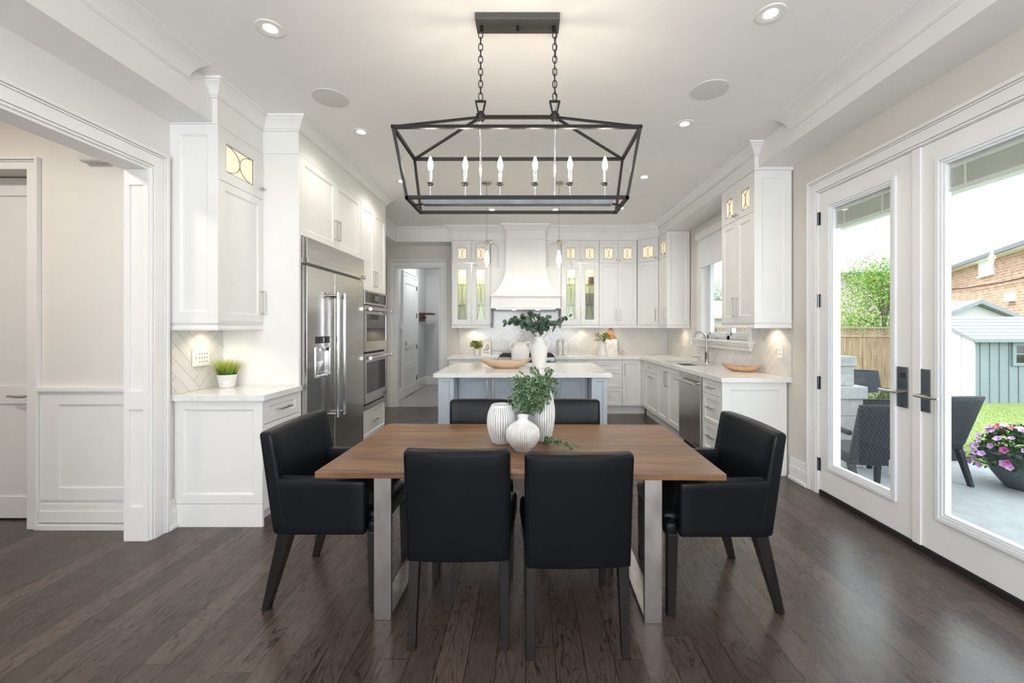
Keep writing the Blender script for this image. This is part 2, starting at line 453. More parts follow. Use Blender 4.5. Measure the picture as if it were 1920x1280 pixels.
# ------------------------------------------------------------------ mesh helpers
class MB:
    """collects shapes, then links them as ONE mesh object"""
    def __init__(s):
        s.bm = bmesh.new()
        s.tone = None

    def quad(s, pts):
        vs = [s.bm.verts.new(p) for p in pts]
        return s.bm.faces.new(vs)

    def box(s, x0, y0, z0, x1, y1, z1):
        x0, x1 = min(x0, x1), max(x0, x1); y0, y1 = min(y0, y1), max(y0, y1); z0, z1 = min(z0, z1), max(z0, z1)
        v = [s.bm.verts.new(p) for p in ((x0, y0, z0), (x1, y0, z0), (x1, y1, z0), (x0, y1, z0), (x0, y0, z1), (x1, y0, z1), (x1, y1, z1), (x0, y1, z1))]
        for f in ((3, 2, 1, 0), (4, 5, 6, 7), (0, 1, 5, 4), (1, 2, 6, 5), (2, 3, 7, 6), (3, 0, 4, 7)):
            s.bm.faces.new([v[i] for i in f])
        return s

    def hexa(s, b, t):
        """solid between a bottom loop and a top loop (same number of points, anticlockwise seen from above)"""
        vb = [s.bm.verts.new(p) for p in b]
        vt = [s.bm.verts.new(p) for p in t]
        n = len(b)
        s.bm.faces.new(vb[::-1]); s.bm.faces.new(vt)
        for i in range(n):
            j = (i + 1) % n
            s.bm.faces.new((vb[i], vb[j], vt[j], vt[i]))
        return s

    def post(s, p0, w0, d0, p1, w1, d1):
        """square post whose section goes from w0 x d0 at p0 up to w1 x d1 at p1"""
        r = lambda p, w, d: [(p[0] - w / 2, p[1] - d / 2, p[2]), (p[0] + w / 2, p[1] - d / 2, p[2]), (p[0] + w / 2, p[1] + d / 2, p[2]), (p[0] - w / 2, p[1] + d / 2, p[2])]
        return s.hexa(r(p0, w0, d0), r(p1, w1, d1))

    def prism(s, pts, axis, a, b):
        """polygon (list of 2-D points) pushed from a to b along axis"""
        def P(p, h):
            return (h, p[0], p[1]) if axis == 'X' else (p[0], h, p[1]) if axis == 'Y' else (p[0], p[1], h)
        va = [s.bm.verts.new(P(p, a)) for p in pts]
        vb = [s.bm.verts.new(P(p, b)) for p in pts]
        s.bm.faces.new(va[::-1]); s.bm.faces.new(vb)
        for i in range(len(pts)):
            j = (i + 1) % len(pts)
            s.bm.faces.new((va[i], va[j], vb[j], vb[i]))
        return s

    def tube(s, pts, r, n=8, closed=False, square=False):
        pts = [Vector(p) for p in pts]
        k = len(pts)
        rr = r if isinstance(r, (list, tuple)) else [r] * k
        rings = []
        t0 = (pts[1] - pts[0]).normalized()
        up = Vector((0, 0, 1)) if abs(t0.z) < 0.9 else Vector((0, 1, 0))
        nv = (up - t0 * up.dot(t0)).normalized()
        for i in range(k):
            if closed:
                t = (pts[(i + 1) % k] - pts[i - 1])
            else:
                t = pts[min(i + 1, k - 1)] - pts[max(i - 1, 0)]
            t = t.normalized() if t.length > 1e-9 else t0
            nv = (nv - t * nv.dot(t))
            nv = nv.normalized() if nv.length > 1e-6 else t.orthogonal().normalized()
            bv = t.cross(nv)
            ring = []
            for j in range(n):
                a = 2 * pi * (j + (0.5 if square else 0)) / n
                ring.append(s.bm.verts.new(pts[i] + (nv * cos(a) + bv * sin(a)) * rr[i]))
            rings.append(ring)
        m = k if closed else k - 1
        for i in range(m):
            a, b = rings[i], rings[(i + 1) % k]
            for j in range(n):
                q = (j + 1) % n
                s.bm.faces.new((a[j], a[q], b[q], b[j]))
        if not closed:
            s.bm.faces.new(rings[0][::-1]); s.bm.faces.new(rings[-1])
        return s

    def bar(s, p0, p1, w):
        """square bar"""
        return s.tube([p0, p1], w * 0.7071, 4, square=True)

    def lathe(s, prof, c=(0, 0, 0), n=32, ribs=0, amp=0.0, ribz=None, groove=None):
        rings = []
        for r, z in prof:
            ring = []
            if r < 1e-6:
                ring = [s.bm.verts.new((c[0], c[1], c[2] + z))]
            else:
                for j in range(n):
                    a = 2 * pi * j / n
                    k = 0.0
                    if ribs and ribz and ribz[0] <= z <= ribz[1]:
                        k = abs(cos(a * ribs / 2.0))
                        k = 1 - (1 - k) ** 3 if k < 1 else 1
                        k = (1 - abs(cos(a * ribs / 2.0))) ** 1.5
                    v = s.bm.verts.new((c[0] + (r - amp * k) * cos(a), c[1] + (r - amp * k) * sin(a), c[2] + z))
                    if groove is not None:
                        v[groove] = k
                    ring.append(v)
            rings.append(ring)
        for a, b in zip(rings, rings[1:]):
            if len(a) == 1 and len(b) == 1:
                continue
            for j in range(n):
                q = (j + 1) % n
                if len(a) == 1:
                    s.bm.faces.new((a[0], b[q], b[j]))
                elif len(b) == 1:
                    s.bm.faces.new((a[j], a[q], b[0]))
                else:
                    s.bm.faces.new((a[j], a[q], b[q], b[j]))
        return s

    def disc(s, c, r, n=24, z=None):
        s.bm.faces.new([s.bm.verts.new((c[0] + r * cos(2 * pi * j / n), c[1] + r * sin(2 * pi * j / n), c[2])) for j in range(n)])
        return s

    def rbox(s, c, size, r, fn=None, n=6):
        """box with rounded edges; fn bends it (works on points relative to the centre)"""
        h = [k / 2 for k in size]
        r = min(r, *[k * 0.98 for k in h])
        def ticks(a):
            e = [-a, -a + r * 0.35, -a + r]
            mid = [-a + r + (2 * a - 2 * r) * i / n for i in range(1, n)]
            return e + mid + [a - r, a - r * 0.35, a]
        T = [ticks(a) for a in h]
        cache = {}
        def vert(i, j, k):
            key = (i, j, k)
            if key not in cache:
                q = Vector((T[0][i], T[1][j], T[2][k]))
                cc = Vector([max(-(h[a] - r), min(h[a] - r, q[a])) for a in range(3)])
                d = q - cc
                p = cc + d.normalized() * r if d.length > 1e-9 else q
                if fn:
                    p = Vector(fn(p.x, p.y, p.z))
                cache[key] = s.bm.verts.new((c[0] + p.x, c[1] + p.y, c[2] + p.z))
            return cache[key]
        nx, ny, nz = (len(t) - 1 for t in T)
        for i in range(nx):
            for j in range(ny):
                s.bm.faces.new((vert(i, j, 0), vert(i, j + 1, 0), vert(i + 1, j + 1, 0), vert(i + 1, j, 0)))
                s.bm.faces.new((vert(i, j, nz), vert(i + 1, j, nz), vert(i + 1, j + 1, nz), vert(i, j + 1, nz)))
        for i in range(nx):
            for k in range(nz):
                s.bm.faces.new((vert(i, 0, k), vert(i + 1, 0, k), vert(i + 1, 0, k + 1), vert(i, 0, k + 1)))
                s.bm.faces.new((vert(i, ny, k), vert(i, ny, k + 1), vert(i + 1, ny, k + 1), vert(i + 1, ny, k)))
        for j in range(ny):
            for k in range(nz):
                s.bm.faces.new((vert(0, j, k), vert(0, j, k + 1), vert(0, j + 1, k + 1), vert(0, j + 1, k)))
                s.bm.faces.new((vert(nx, j, k), vert(nx, j + 1, k), vert(nx, j + 1, k + 1), vert(nx, j, k + 1)))
        return s

    def shaker(s, x0, x1, z0, z1, y=0.0, t=0.02, fr=0.058, dep=0.009, sl=0.011):
        """framed panel door whose face looks to -Y at y"""
        fr = min(fr, (x1 - x0) * 0.28, (z1 - z0) * 0.28)
        def ring(d, yy):
            return [s.bm.verts.new(p) for p in ((x0 + d, yy, z0 + d), (x1 - d, yy, z0 + d), (x1 - d, yy, z1 - d), (x0 + d, yy, z1 - d))]
        R = [ring(0, y + t), ring(0, y + 0.0015), ring(0.0015, y), ring(fr, y), ring(fr + sl * 0.35, y + dep * 0.55), ring(fr + sl * 0.6, y + dep * 0.55), ring(fr + sl, y + dep)]
        s.bm.faces.new(R[0])
        s.bm.faces.new(R[-1][::-1])
        for a, b in zip(R, R[1:]):
            for i in range(4):
                j = (i + 1) % 4
                s.bm.faces.new((a[j], a[i], b[i], b[j]))
        return s

    def framed_hole(s, x0, x1, z0, z1, hx0, hx1, hz0, hz1, y=0.0, t=0.02):
        """slab with a rectangular hole, facing -Y"""
        def ring(a, b, c, d, yy):
            return [s.bm.verts.new(p) for p in ((a, yy, c), (b, yy, c), (b, yy, d), (a, yy, d))]
        o0, o1 = ring(x0, x1, z0, z1, y), ring(x0, x1, z0, z1, y + t)
        i0, i1 = ring(hx0, hx1, hz0, hz1, y), ring(hx0, hx1, hz0, hz1, y + t)
        for i in range(4):
            j = (i + 1) % 4
            s.bm.faces.new((o0[i], o0[j], i0[j], i0[i]))
            s.bm.faces.new((o1[j], o1[i], i1[i], i1[j]))
            s.bm.faces.new((o0[j], o0[i], o1[i], o1[j]))
            s.bm.faces.new((i0[i], i0[j], i1[j], i1[i]))
        return s

    def sweep(s, path, prof, side=1):
        """profile (out, z) carried along a flat path with mitred corners; out is to the right of travel for side=1"""
        P = [Vector(p) for p in path]
        k = len(P)
        segn = []
        for a, b in zip(P, P[1:]):
            d = (b - a).normalized()
            segn.append(Vector((d.y, -d.x)) * side)
        rings = []
        for i in range(k):
            n1 = segn[max(i - 1, 0)]; n2 = segn[min(i, k - 2)]
            m = (n1 + n2) / (1 + n1.dot(n2)) if (1 + n1.dot(n2)) > 1e-4 else n1
            rings.append([s.bm.verts.new((P[i].x + m.x * o, P[i].y + m.y * o, z)) for o, z in prof])
        n = len(prof)
        for a, b in zip(rings, rings[1:]):
            for j in range(n):
                q = (j + 1) % n
                s.bm.faces.new((a[j], a[q], b[q], b[j]))
        s.bm.faces.new(rings[0][::-1]); s.bm.faces.new(rings[-1])
        return s

    def leafquad(s, p, d, up, ln, w, tone=None, layer=None, fold=0.25):
        """one pointed leaf: base p, direction d"""
        d = Vector(d).normalized()
        sd_ = d.cross(Vector(up))
        sd_ = sd_.normalized() if sd_.length > 1e-5 else d.orthogonal().normalized()
        nn = sd_.cross(d)
        p = Vector(p)
        pts = [p, p + d * ln * 0.35 + sd_ * w * 0.5 + nn * w * fold, p + d * ln * 0.75 + sd_ * w * 0.38 + nn * w * fold * 0.8, p + d * ln,
               p + d * ln * 0.75 - sd_ * w * 0.38 + nn * w * fold * 0.8, p + d * ln * 0.35 - sd_ * w * 0.5 + nn * w * fold]
        v = [s.bm.verts.new(q) for q in pts]
        if layer is not None:
            for q in v:
                q[layer] = tone
        s.bm.faces.new((v[0], v[1], v[2], v[3]))
        s.bm.faces.new((v[0], v[3], v[4], v[5]))

    def layer(s, name):
        return s.bm.verts.layers.float.new(name)

    def build(s, name, mat, parent=None, smooth=None, bevel=0.0, loc=None, rotz=None, recalc=True):
        if recalc:
            bmesh.ops.recalc_face_normals(s.bm, faces=s.bm.faces)
        me = bpy.data.meshes.new(name)
        s.bm.to_mesh(me)
        s.bm.free()
        me.materials.append(mat)
        if smooth is not None:
            me.shade_smooth()
            if smooth < 179:
                me.set_sharp_from_angle(angle=radians(smooth))
        o = bpy.data.objects.new(name, me)
        COL.objects.link(o)
        if parent is not None:
            o.parent = parent
        if loc is not None:
            o.location = loc
        if rotz is not None:
            o.rotation_euler = (0, 0, rotz)
        if bevel:
            b = o.modifiers.new('bevel', 'BEVEL')
            b.width = bevel
            b.segments = 2
            b.limit_method = 'ANGLE'
            b.angle_limit = radians(40)
        return o

def tag(o, label, cat, group=None, kind=None):
    if label: o['label'] = label
    if cat: o['category'] = cat
    if group: o['group'] = group
    if kind: o['kind'] = kind
    return o

def thing(name, label, cat, loc=(0, 0, 0), rotz=0.0, group=None):
    o = bpy.data.objects.new(name, None)
    o.empty_display_size = 0.1
    COL.objects.link(o)
    o.location = loc
    o.rotation_euler = (0, 0, rotz)
    return tag(o, label, cat, group)

def struct(o, label, cat):
    return tag(o, label, cat, None, 'structure')

KIDS = {}
def dup(root, loc, rotz, label, group=None):
    kids = [o for o in COL.objects if o.parent == root]
    r = root.copy(); COL.objects.link(r)
    r.location = loc; r.rotation_euler = (0, 0, rotz)
    r['label'] = label
    if group: r['group'] = group
    for ch in kids:
        c = ch.copy(); COL.objects.link(c); c.parent = r
        for g in [o for o in COL.objects if o.parent == ch]:
            d = g.copy(); COL.objects.link(d); d.parent = c
    return r

def lamp(name, typ, loc, power, color=(1, 0.86, 0.68), size=0.05, rot=None, parent=None, spot=None):
    ld = bpy.data.lights.new(name, typ)
    ld.energy = power
    ld.color = color
    if typ == 'AREA':
        ld.shape = 'DISK'; ld.size = size
    else:
        ld.shadow_soft_size = size
    if typ == 'SPOT':
        ld.spot_size = radians(spot or 120); ld.spot_blend = 0.6
    o = bpy.data.objects.new(name, ld)
    COL.objects.link(o)
    o.location = loc
    if rot: o.rotation_euler = rot
    if parent is not None: o.parent = parent
    return o

# ================================================================== THE ROOM
XL, XR, YB, CZ = -2.49, 2.46, 7.43, 3.10

m = MB(); m.box(-5.2, -3.2, -0.12, 2.64, 7.46, 0)
struct(m.build('floor', M['floor']), 'dark brown oak plank floor running towards the kitchen', 'floor')
m = MB(); m.box(-2.8, 7.46, -0.12, -0.9, 10.5, -0.004)
struct(m.build('floor_mudroom', M['mudtile']), 'grey stone tile floor beyond the back doorway', 'floor')
m = MB(); m.box(-5.2, -3.2, CZ, 2.64, 10.5, CZ + 0.12)
struct(m.build('ceiling', M['ceil']), 'smooth white ceiling over dining area and kitchen', 'ceiling')

m = MB()
m.box(-2.65, -3.0, 0, XL, 1.0, CZ); m.box(-2.65, 1.0, 2.455, XL, 2.775, CZ); m.box(-2.65, 2.775, 0, XL, 7.43, CZ)
struct(m.build('wall_left', M['wallwarm']), 'pale wall with the wide cased opening to the hall', 'wall')
m = MB()
D0, D1, DZ = 1.815, 3.562, 2.535
V0, V1, VZ0, VZ1 = 4.70, 5.97, 1.25, 2.70
for a, b, c, d in ((-3.0, D0, 0, CZ), (D0, D1, DZ, CZ), (D1, V0, 0, CZ), (V0, V1, 0, VZ0), (V0, V1, VZ1, CZ), (V1, 7.57, 0, CZ)):
    m.box(XR, a, c, 2.64, b, d)
struct(m.build('wall_right', M['wall']), 'greige wall holding the glass doors and the sink window', 'wall')
m = MB()
B0, B1, BZ = -2.342, -1.552, 2.47
m.box(-2.65, YB, 0, B0, 7.57, CZ); m.box(B0, YB, BZ, B1, 7.57, CZ); m.box(B1, YB, 0, XR, 7.57, CZ)
struct(m.build('wall_back', M['wall']), 'greige wall behind the range with the mudroom doorway', 'wall')
# unseen wall behind the camera, wide window openings added to let in light
m = MB()
for a, b, c, d in ((-2.65, -2.15, 0, CZ), (-0.25, 0.2, 0, CZ), (2.1, 2.64, 0, CZ), (-2.15, -0.25, 0, 0.5), (-2.15, -0.25, 2.7, CZ), (0.2, 2.1, 0, 0.5), (0.2, 2.1, 2.7, CZ)):
    m.box(a, -3.15, c, b, -3.0, d)
struct(m.build('wall_front', M['wallwarm']), 'unseen wall behind the viewer with two added window openings', 'wall')
# hall
HY = 2.94
m = MB()
m.box(-5.2, HY, 0, -4.36, HY + 0.2, CZ); m.box(-4.36, HY, 2.50, -3.48, HY + 0.2, CZ); m.box(-3.48, HY, 0, -2.65, HY + 0.2, CZ); m.box(-4.36, HY + 0.185, 0, -3.48, HY + 0.2, 2.50)  # last box: unseen panel added behind the door to stop a light leak
struct(m.build('wall_hall', M['hallwall']), 'warm beige hall wall with white wainscot below', 'wall')
m = MB()
m.box(-5.35, -3.2, 0, -5.2, HY + 0.2, CZ); m.box(-5.2, -3.2, 0, -2.65, -3.05, CZ)
struct(m.build('wall_hall_far', M['hallwall']), 'hall walls closing the entrance hall', 'wall')
# mudroom
m = MB()
m.box(-2.65, 7.57, 0, XL, 10.45, CZ); m.box(-2.65, 10.3, 0, -1.0, 10.45, CZ); m.box(-1.42, 7.57, 0, -1.30, 10.3, CZ)
struct(m.build('wall_mudroom', M['mud']), 'grey blue mudroom walls seen through the back doorway', 'wall')

# ---- beams, bulkheads and cabinet friezes
m = MB(); m.box(XL, -3.0, 2.826, -2.193, 2.924, CZ)
struct(m.build('beam_left', M['trim']), 'dropped white beam along the wall with the cased opening', 'beam')
m = MB(); m.box(2.136, -3.0, 2.89, XR, 3.904, CZ)
struct(m.build('beam_right', M['trim']), 'dropped white beam above the glass doors', 'beam')
m = MB()
m.prism([(XL, 5.52), (-2.222, 5.52), (-2.222, 7.08), (-1.282, 7.08), (-1.282, YB), (XL, YB)], 'Z', 2.84, CZ)
struct(m.build('beam_back', M['trim']), 'dropped white bulkhead above the mudroom doorway', 'beam')
m = MB()
m.prism([(XL, 2.926), (-2.158, 2.926), (-2.158, 3.43), (-1.867, 3.43), (-1.867, 5.519), (XL, 5.519)], 'Z', 2.815, CZ)
struct(m.build('trim_1', M['cab']), 'white frieze above the refrigerator wall of cabinets', 'trim')
m = MB()
m.prism([(-1.28, 7.05), (1.826, 7.05), (2.10, 6.776), (2.10, 3.906), (XR, 3.906), (XR, YB), (-1.28, YB)], 'Z', 2.862, CZ)
struct(m.build('trim_2', M['cab']), 'white frieze above the range and sink cabinets', 'trim')

crown = [(0, 2.995), (0.010, 2.995), (0.010, 3.006), (0.018, 3.008), (0.022, 3.016), (0.030, 3.030), (0.044, 3.049), (0.060, 3.066), (0.072, 3.074), (0.074, 3.082), (0.086, 3.082), (0.088, 3.0995), (0, 3.0995)]
m = MB()
m.sweep([(-2.193, 2.924), (-2.157, 2.924), (-2.157, 3.429), (-1.866, 3.429), (-1.866, 5.521), (-2.222, 5.521)], crown)
struct(m.build('trim_3', M['trim'], smooth=30), 'crown moulding along the refrigerator wall', 'crown moulding')
m = MB()
m.sweep([(-1.283, 7.08), (-1.283, 7.049), (-0.364, 7.049), (-0.364, 6.928), (0.29, 6.928), (0.29, 7.049), (1.826, 7.049), (2.099, 6.776), (2.099, 3.903), (2.136, 3.903)], crown)
struct(m.build('trim_4', M['trim'], smooth=30), 'crown moulding along the range and sink cabinets', 'crown moulding')
bigcrown = [(0, 2.998), (0.009, 2.998), (0.009, 3.006), (0.003, 3.009), (0.010, 3.013), (0.010, 3.020), (0.018, 3.034), (0.036, 3.054), (0.062, 3.072), (0.094, 3.084), (0.124, 3.088),
            (0.126, 3.0905), (0.134, 3.0905), (0.137, 3.094), (0.146, 3.094), (0.150, 3.0995), (0, 3.0995)]
m = MB(); m.sweep([(-2.193, -3.0), (-2.193, 2.72)], bigcrown)
struct(m.build('trim_5', M['trim'], smooth=30), 'cove crown moulding on the beam above the cased opening', 'crown moulding')
m = MB(); m.sweep([(2.136, -3.0), (2.136, 3.44)], bigcrown, -1)
struct(m.build('trim_6', M['trim'], smooth=30), 'cove crown moulding on the beam above the glass doors', 'crown moulding')
m = MB(); m.sweep([(-2.222, 5.62), (-2.222, 7.08), (-1.34, 7.08)], [(0, 3.06), (0.01, 3.06), (0.03, 3.09), (0.03, 3.0995), (0, 3.0995)])
m.sweep([(-2.222, 5.62), (-2.222, 7.08), (-1.29, 7.08)], [(0, 2.842), (0.008, 2.842), (0.008, 2.86), (0, 2.868)])
struct(m.build('trim_7', M['trim']), 'thin moulding on the bulkhead above the mudroom doorway', 'moulding')

CAS = [(0.0, 0.014, 0.012), (0.016, 0.085, 0.018), (0.087, 0.098, 0.022), (0.100, 0.122, 0.030)]
def casing(P, u0, u1, zt, prof=CAS, z0=0.0, sides=(True, True)):
    """flat stepped casing round an opening; P maps (along the wall, out from the wall, up) to a point"""
    mb = MB()
    for a, b, t in prof:
        parts = [(u0 - b, u1 + b, zt + a, zt + b)]
        if sides[0]: parts.append((u0 - b, u0 - a, z0, zt + a))
        if sides[1]: parts.append((u1 + a, u1 + b, z0, zt + a))
        for ua, ub, za, zb in parts:
            p, q = P(ua, 0.0, za), P(ub, t, zb)
            mb.box(*p, *q)
    return mb
PR = lambda u, n, z: (XR - n, u, z)
PL = lambda u, n, z: (XL + n, u, z)
PB = lambda u, n, z: (u, YB - n, z)
PH = lambda u, n, z: (u, HY - n, z)
struct(casing(PR, D0, D1, DZ).build('trim_8', M['trim'], bevel=0.002), 'white casing round the glass doors', 'door casing')
struct(casing(PL, 1.0, 2.775, 2.455).build('trim_9', M['trim'], bevel=0.002), 'white casing round the wide hall opening', 'door casing')
struct(casing(PB, B0, B1, BZ, sides=(True, True)).build('trim_10', M['trim'], bevel=0.002), 'white casing round the mudroom doorway', 'door casing')
struct(casing(PH, -4.36, -3.48, 2.50, [(0, 0.05, 0.016), (0.052, 0.062, 0.02), (0.064, 0.085, 0.03)]).build('trim_11', M['trim'], bevel=0.002), 'white casing round the hall door', 'door casing')
# jamb linings
m = MB()
m.box(-2.65, 2.772, 0, XL + 0.002, 2.786, 2.455)
for z0, z1 in ((0.225, 0.862), (0.985, 2.335)):
    for a, b, c, d in ((-2.65, -2.615, z0, z1), (-2.525, XL, z0, z1)):
        m.box(a, 2.760, c, b, 2.772, d)
for z0, z1 in ((0, 0.225), (0.862, 0.985), (2.335, 2.455)):
    m.box(-2.65, 2.760, z0, XL, 2.772, z1)
m.box(-2.65, 1.0, 2.437, XL, 2.76, 2.455)
struct(m.build('trim_12', M['trim'], bevel=0.002), 'white panelled jamb of the wide hall opening', 'door jamb')
m = MB()
m.box(B0 - 0.001, YB - 0.002, 0, B0 + 0.018, 7.572, BZ); m.box(B1 - 0.018, YB - 0.002, 0, B1 + 0.001, 7.572, BZ); m.box(B0, YB - 0.002, BZ - 0.018, B1, 7.572, BZ + 0.001)
struct(m.build('trim_13', M['trim']), 'white jamb of the mudroom doorway', 'door jamb')

# wainscot on the hall wall
m = MB()
x0, x1 = -3.392, -2.652
m.box(x0, HY - 0.012, 0.20, x0 + 0.13, HY, 0.966); m.box(x0 + 0.13, HY - 0.012, 0.866, x1, HY, 0.966); m.box(x0 + 0.13, HY - 0.012, 0.20, x1, HY, 0.285); m.box(x0 + 0.13, HY - 0.002, 0.285, x1, HY, 0.866)
m.box(x0 - 0.004, HY - 0.03, 0.958, x1, HY, 0.984); m.box(x0, HY - 0.018, 0.944, x1, HY, 0.958)
struct(m.build('trim_14', M['trim'], bevel=0.002), 'white wainscot panel with chair rail on the hall wall', 'wainscot')
m = MB()
m.box(x0, HY - 0.016, 0.13, x1, HY, 0.178); m.box(x0, HY - 0.024, 0.05, x1, HY, 0.13); m.box(x0, HY - 0.036, 0, x1, HY, 0.038)
struct(m.build('baseboard_hall', M['trim'], bevel=0.003), 'tall stepped white baseboard on the hall wall', 'baseboard')
m = MB()
m.box(XR - 0.018, D1 + 0.122, 0, XR, 3.93, 0.20); m.box(XR - 0.026, D1 + 0.122, 0, XR, 3.93, 0.13); m.box(XR - 0.040, D1 + 0.122, 0, XR, 3.93, 0.028)
struct(m.build('baseboard_right', M['trim'], bevel=0.004), 'tall white baseboard between cabinet end and door casing', 'baseboard')
m = MB()
m.box(XL, 2.897, 0, XL + 0.018, 2.958, 0.20); m.box(XL, 2.897, 0, XL + 0.026, 2.958, 0.13); m.box(XL, 2.897, 0, XL + 0.036, 2.958, 0.028)
struct(m.build('baseboard_left', M['trim'], bevel=0.004), 'short white baseboard beside the small base cabinet', 'baseboard')
m = MB()
m.box(XL, 7.575, 0, XL + 0.016, 8.28, 0.22); m.box(XL, 9.40, 0, XL + 0.016, 10.3, 0.22); m.box(XL, 10.284, 0, -1.42, 10.3, 0.22)
struct(m.build('baseboard_mudroom', M['trim'], bevel=0.003), 'white baseboard round the mudroom', 'baseboard')

# ---- herringbone tile
def clip_poly(poly, x0, x1, z0, z1):
    def cut(p, f, g):
        out = []
        for i in range(len(p)):
            a, b = p[i - 1], p[i]
            fa, fb = f(a), f(b)
            if (fa >= 0) != (fb >= 0):
                t = fa / (fa - fb)
                out.append((a[0] + (b[0] - a[0]) * t, a[1] + (b[1] - a[1]) * t))
            if fb >= 0:
                out.append(b)
        return out
    for f in (lambda q: q[0] - x0, lambda q: x1 - q[0], lambda q: q[1] - z0, lambda q: z1 - q[1]):
        poly = cut(poly, f, None)
        if len(poly) < 3:
            return []
    return poly

def herringbone(name, P, u0, u1, z0, z1, label, w=0.076, ratio=4, holes=()):
    """tiles in a herringbone at 45 degrees, clipped to a rectangle of wall; P maps (u, out, z)"""
    rnd = random.Random(name)
    g = MB()
    p, q = P(u0, 0.0, z0), P(u1, 0.006, z1)
    if not holes:
        g.box(*p, *q)
    else:
        hx0, hx1, hz0, hz1 = holes
        for a, b, c, d in ((u0, hx0, z0, z1), (hx1, u1, z0, z1), (hx0, hx1, z0, hz0), (hx0, hx1, hz1, z1)):
            if b - a > 1e-4 and d - c > 1e-4:
                g.box(*P(a, 0.0, c), *P(b, 0.006, d))
    back = g.build(name, M['grout'])
    t = MB()
    lay = t.layer('tone')
    gap = 0.0016
    lw = w * ratio
    cu, cz = (u0 + u1) / 2, (z0 + z1) / 2
    R = int(max(u1 - u0, z1 - z0) / w) + 10
    c45 = sqrt(0.5)
    rects = [(u0, u1, z0, z1)]
    if holes:
        hx0, hx1, hz0, hz1 = holes
        rects = [(u0, hx0, z0, z1), (hx1, u1, z0, z1), (hx0, hx1, z0, hz0), (hx0, hx1, hz1, z1)]
    seen = []
    for i in range(-R, R):
        for j in range(-R, R):
            # unit herringbone on the w-grid: step (1,1) along the diagonal, (ratio,-ratio) across
            k = (i - j) % (2 * ratio)
            if k == 0:
                a, b, c, d = i * w, (i + ratio) * w, j * w, (j + 1) * w
            elif k == 2 * ratio - 1:
                a, b, c, d = i * w, (i + 1) * w, j * w, (j + ratio) * w
            else:
                continue
            a += gap; b -= gap; c += gap; d -= gap
            poly = [(cu + (x - y) * c45, cz + (x + y) * c45) for x, y in ((a, c), (b, c), (b, d), (a, d))]
            tone = rnd.random()
            tilt = (rnd.random() - 0.5) * 0.0025, (rnd.random() - 0.5) * 0.0025
            for r in rects:
                pp = clip_poly(poly, *r)
                if len(pp) < 3:
                    continue
                vs = []
                for u, z in pp:
                    nn = 0.0085 + (u - poly[0][0]) * tilt[0] * 2 + (z - poly[0][1]) * tilt[1] * 2
                    v = t.bm.verts.new(P(u, nn, z)); v[lay] = tone
                    vs.append(v)
                # side walls of the tile
                vb = [t.bm.verts.new(P(u, 0.005, z)) for u, z in pp]
                for v in vb: v[lay] = tone
                t.bm.faces.new(vs)
                for n in range(len(pp)):
                    o = (n + 1) % len(pp)
                    t.bm.faces.new((vs[n], vs[o], vb[o], vb[n]))
    t.build('tile_field', M['tile'], back)
    return struct(back, label, 'backsplash')
herringbone('backsplash', PB, -1.21, XR - 0.009, 0.931, 1.72, 'herringbone tile backsplash behind the range')
herringbone('backsplash', PR, 3.925, YB, 0.931, 1.40, 'herringbone tile backsplash under the sink window', holes=(4.585, 6.075, 1.14, 1.40))
herringbone('backsplash', PL, 2.935, 3.43, 0.931, 1.40, 'herringbone tile backsplash above the small worktop')

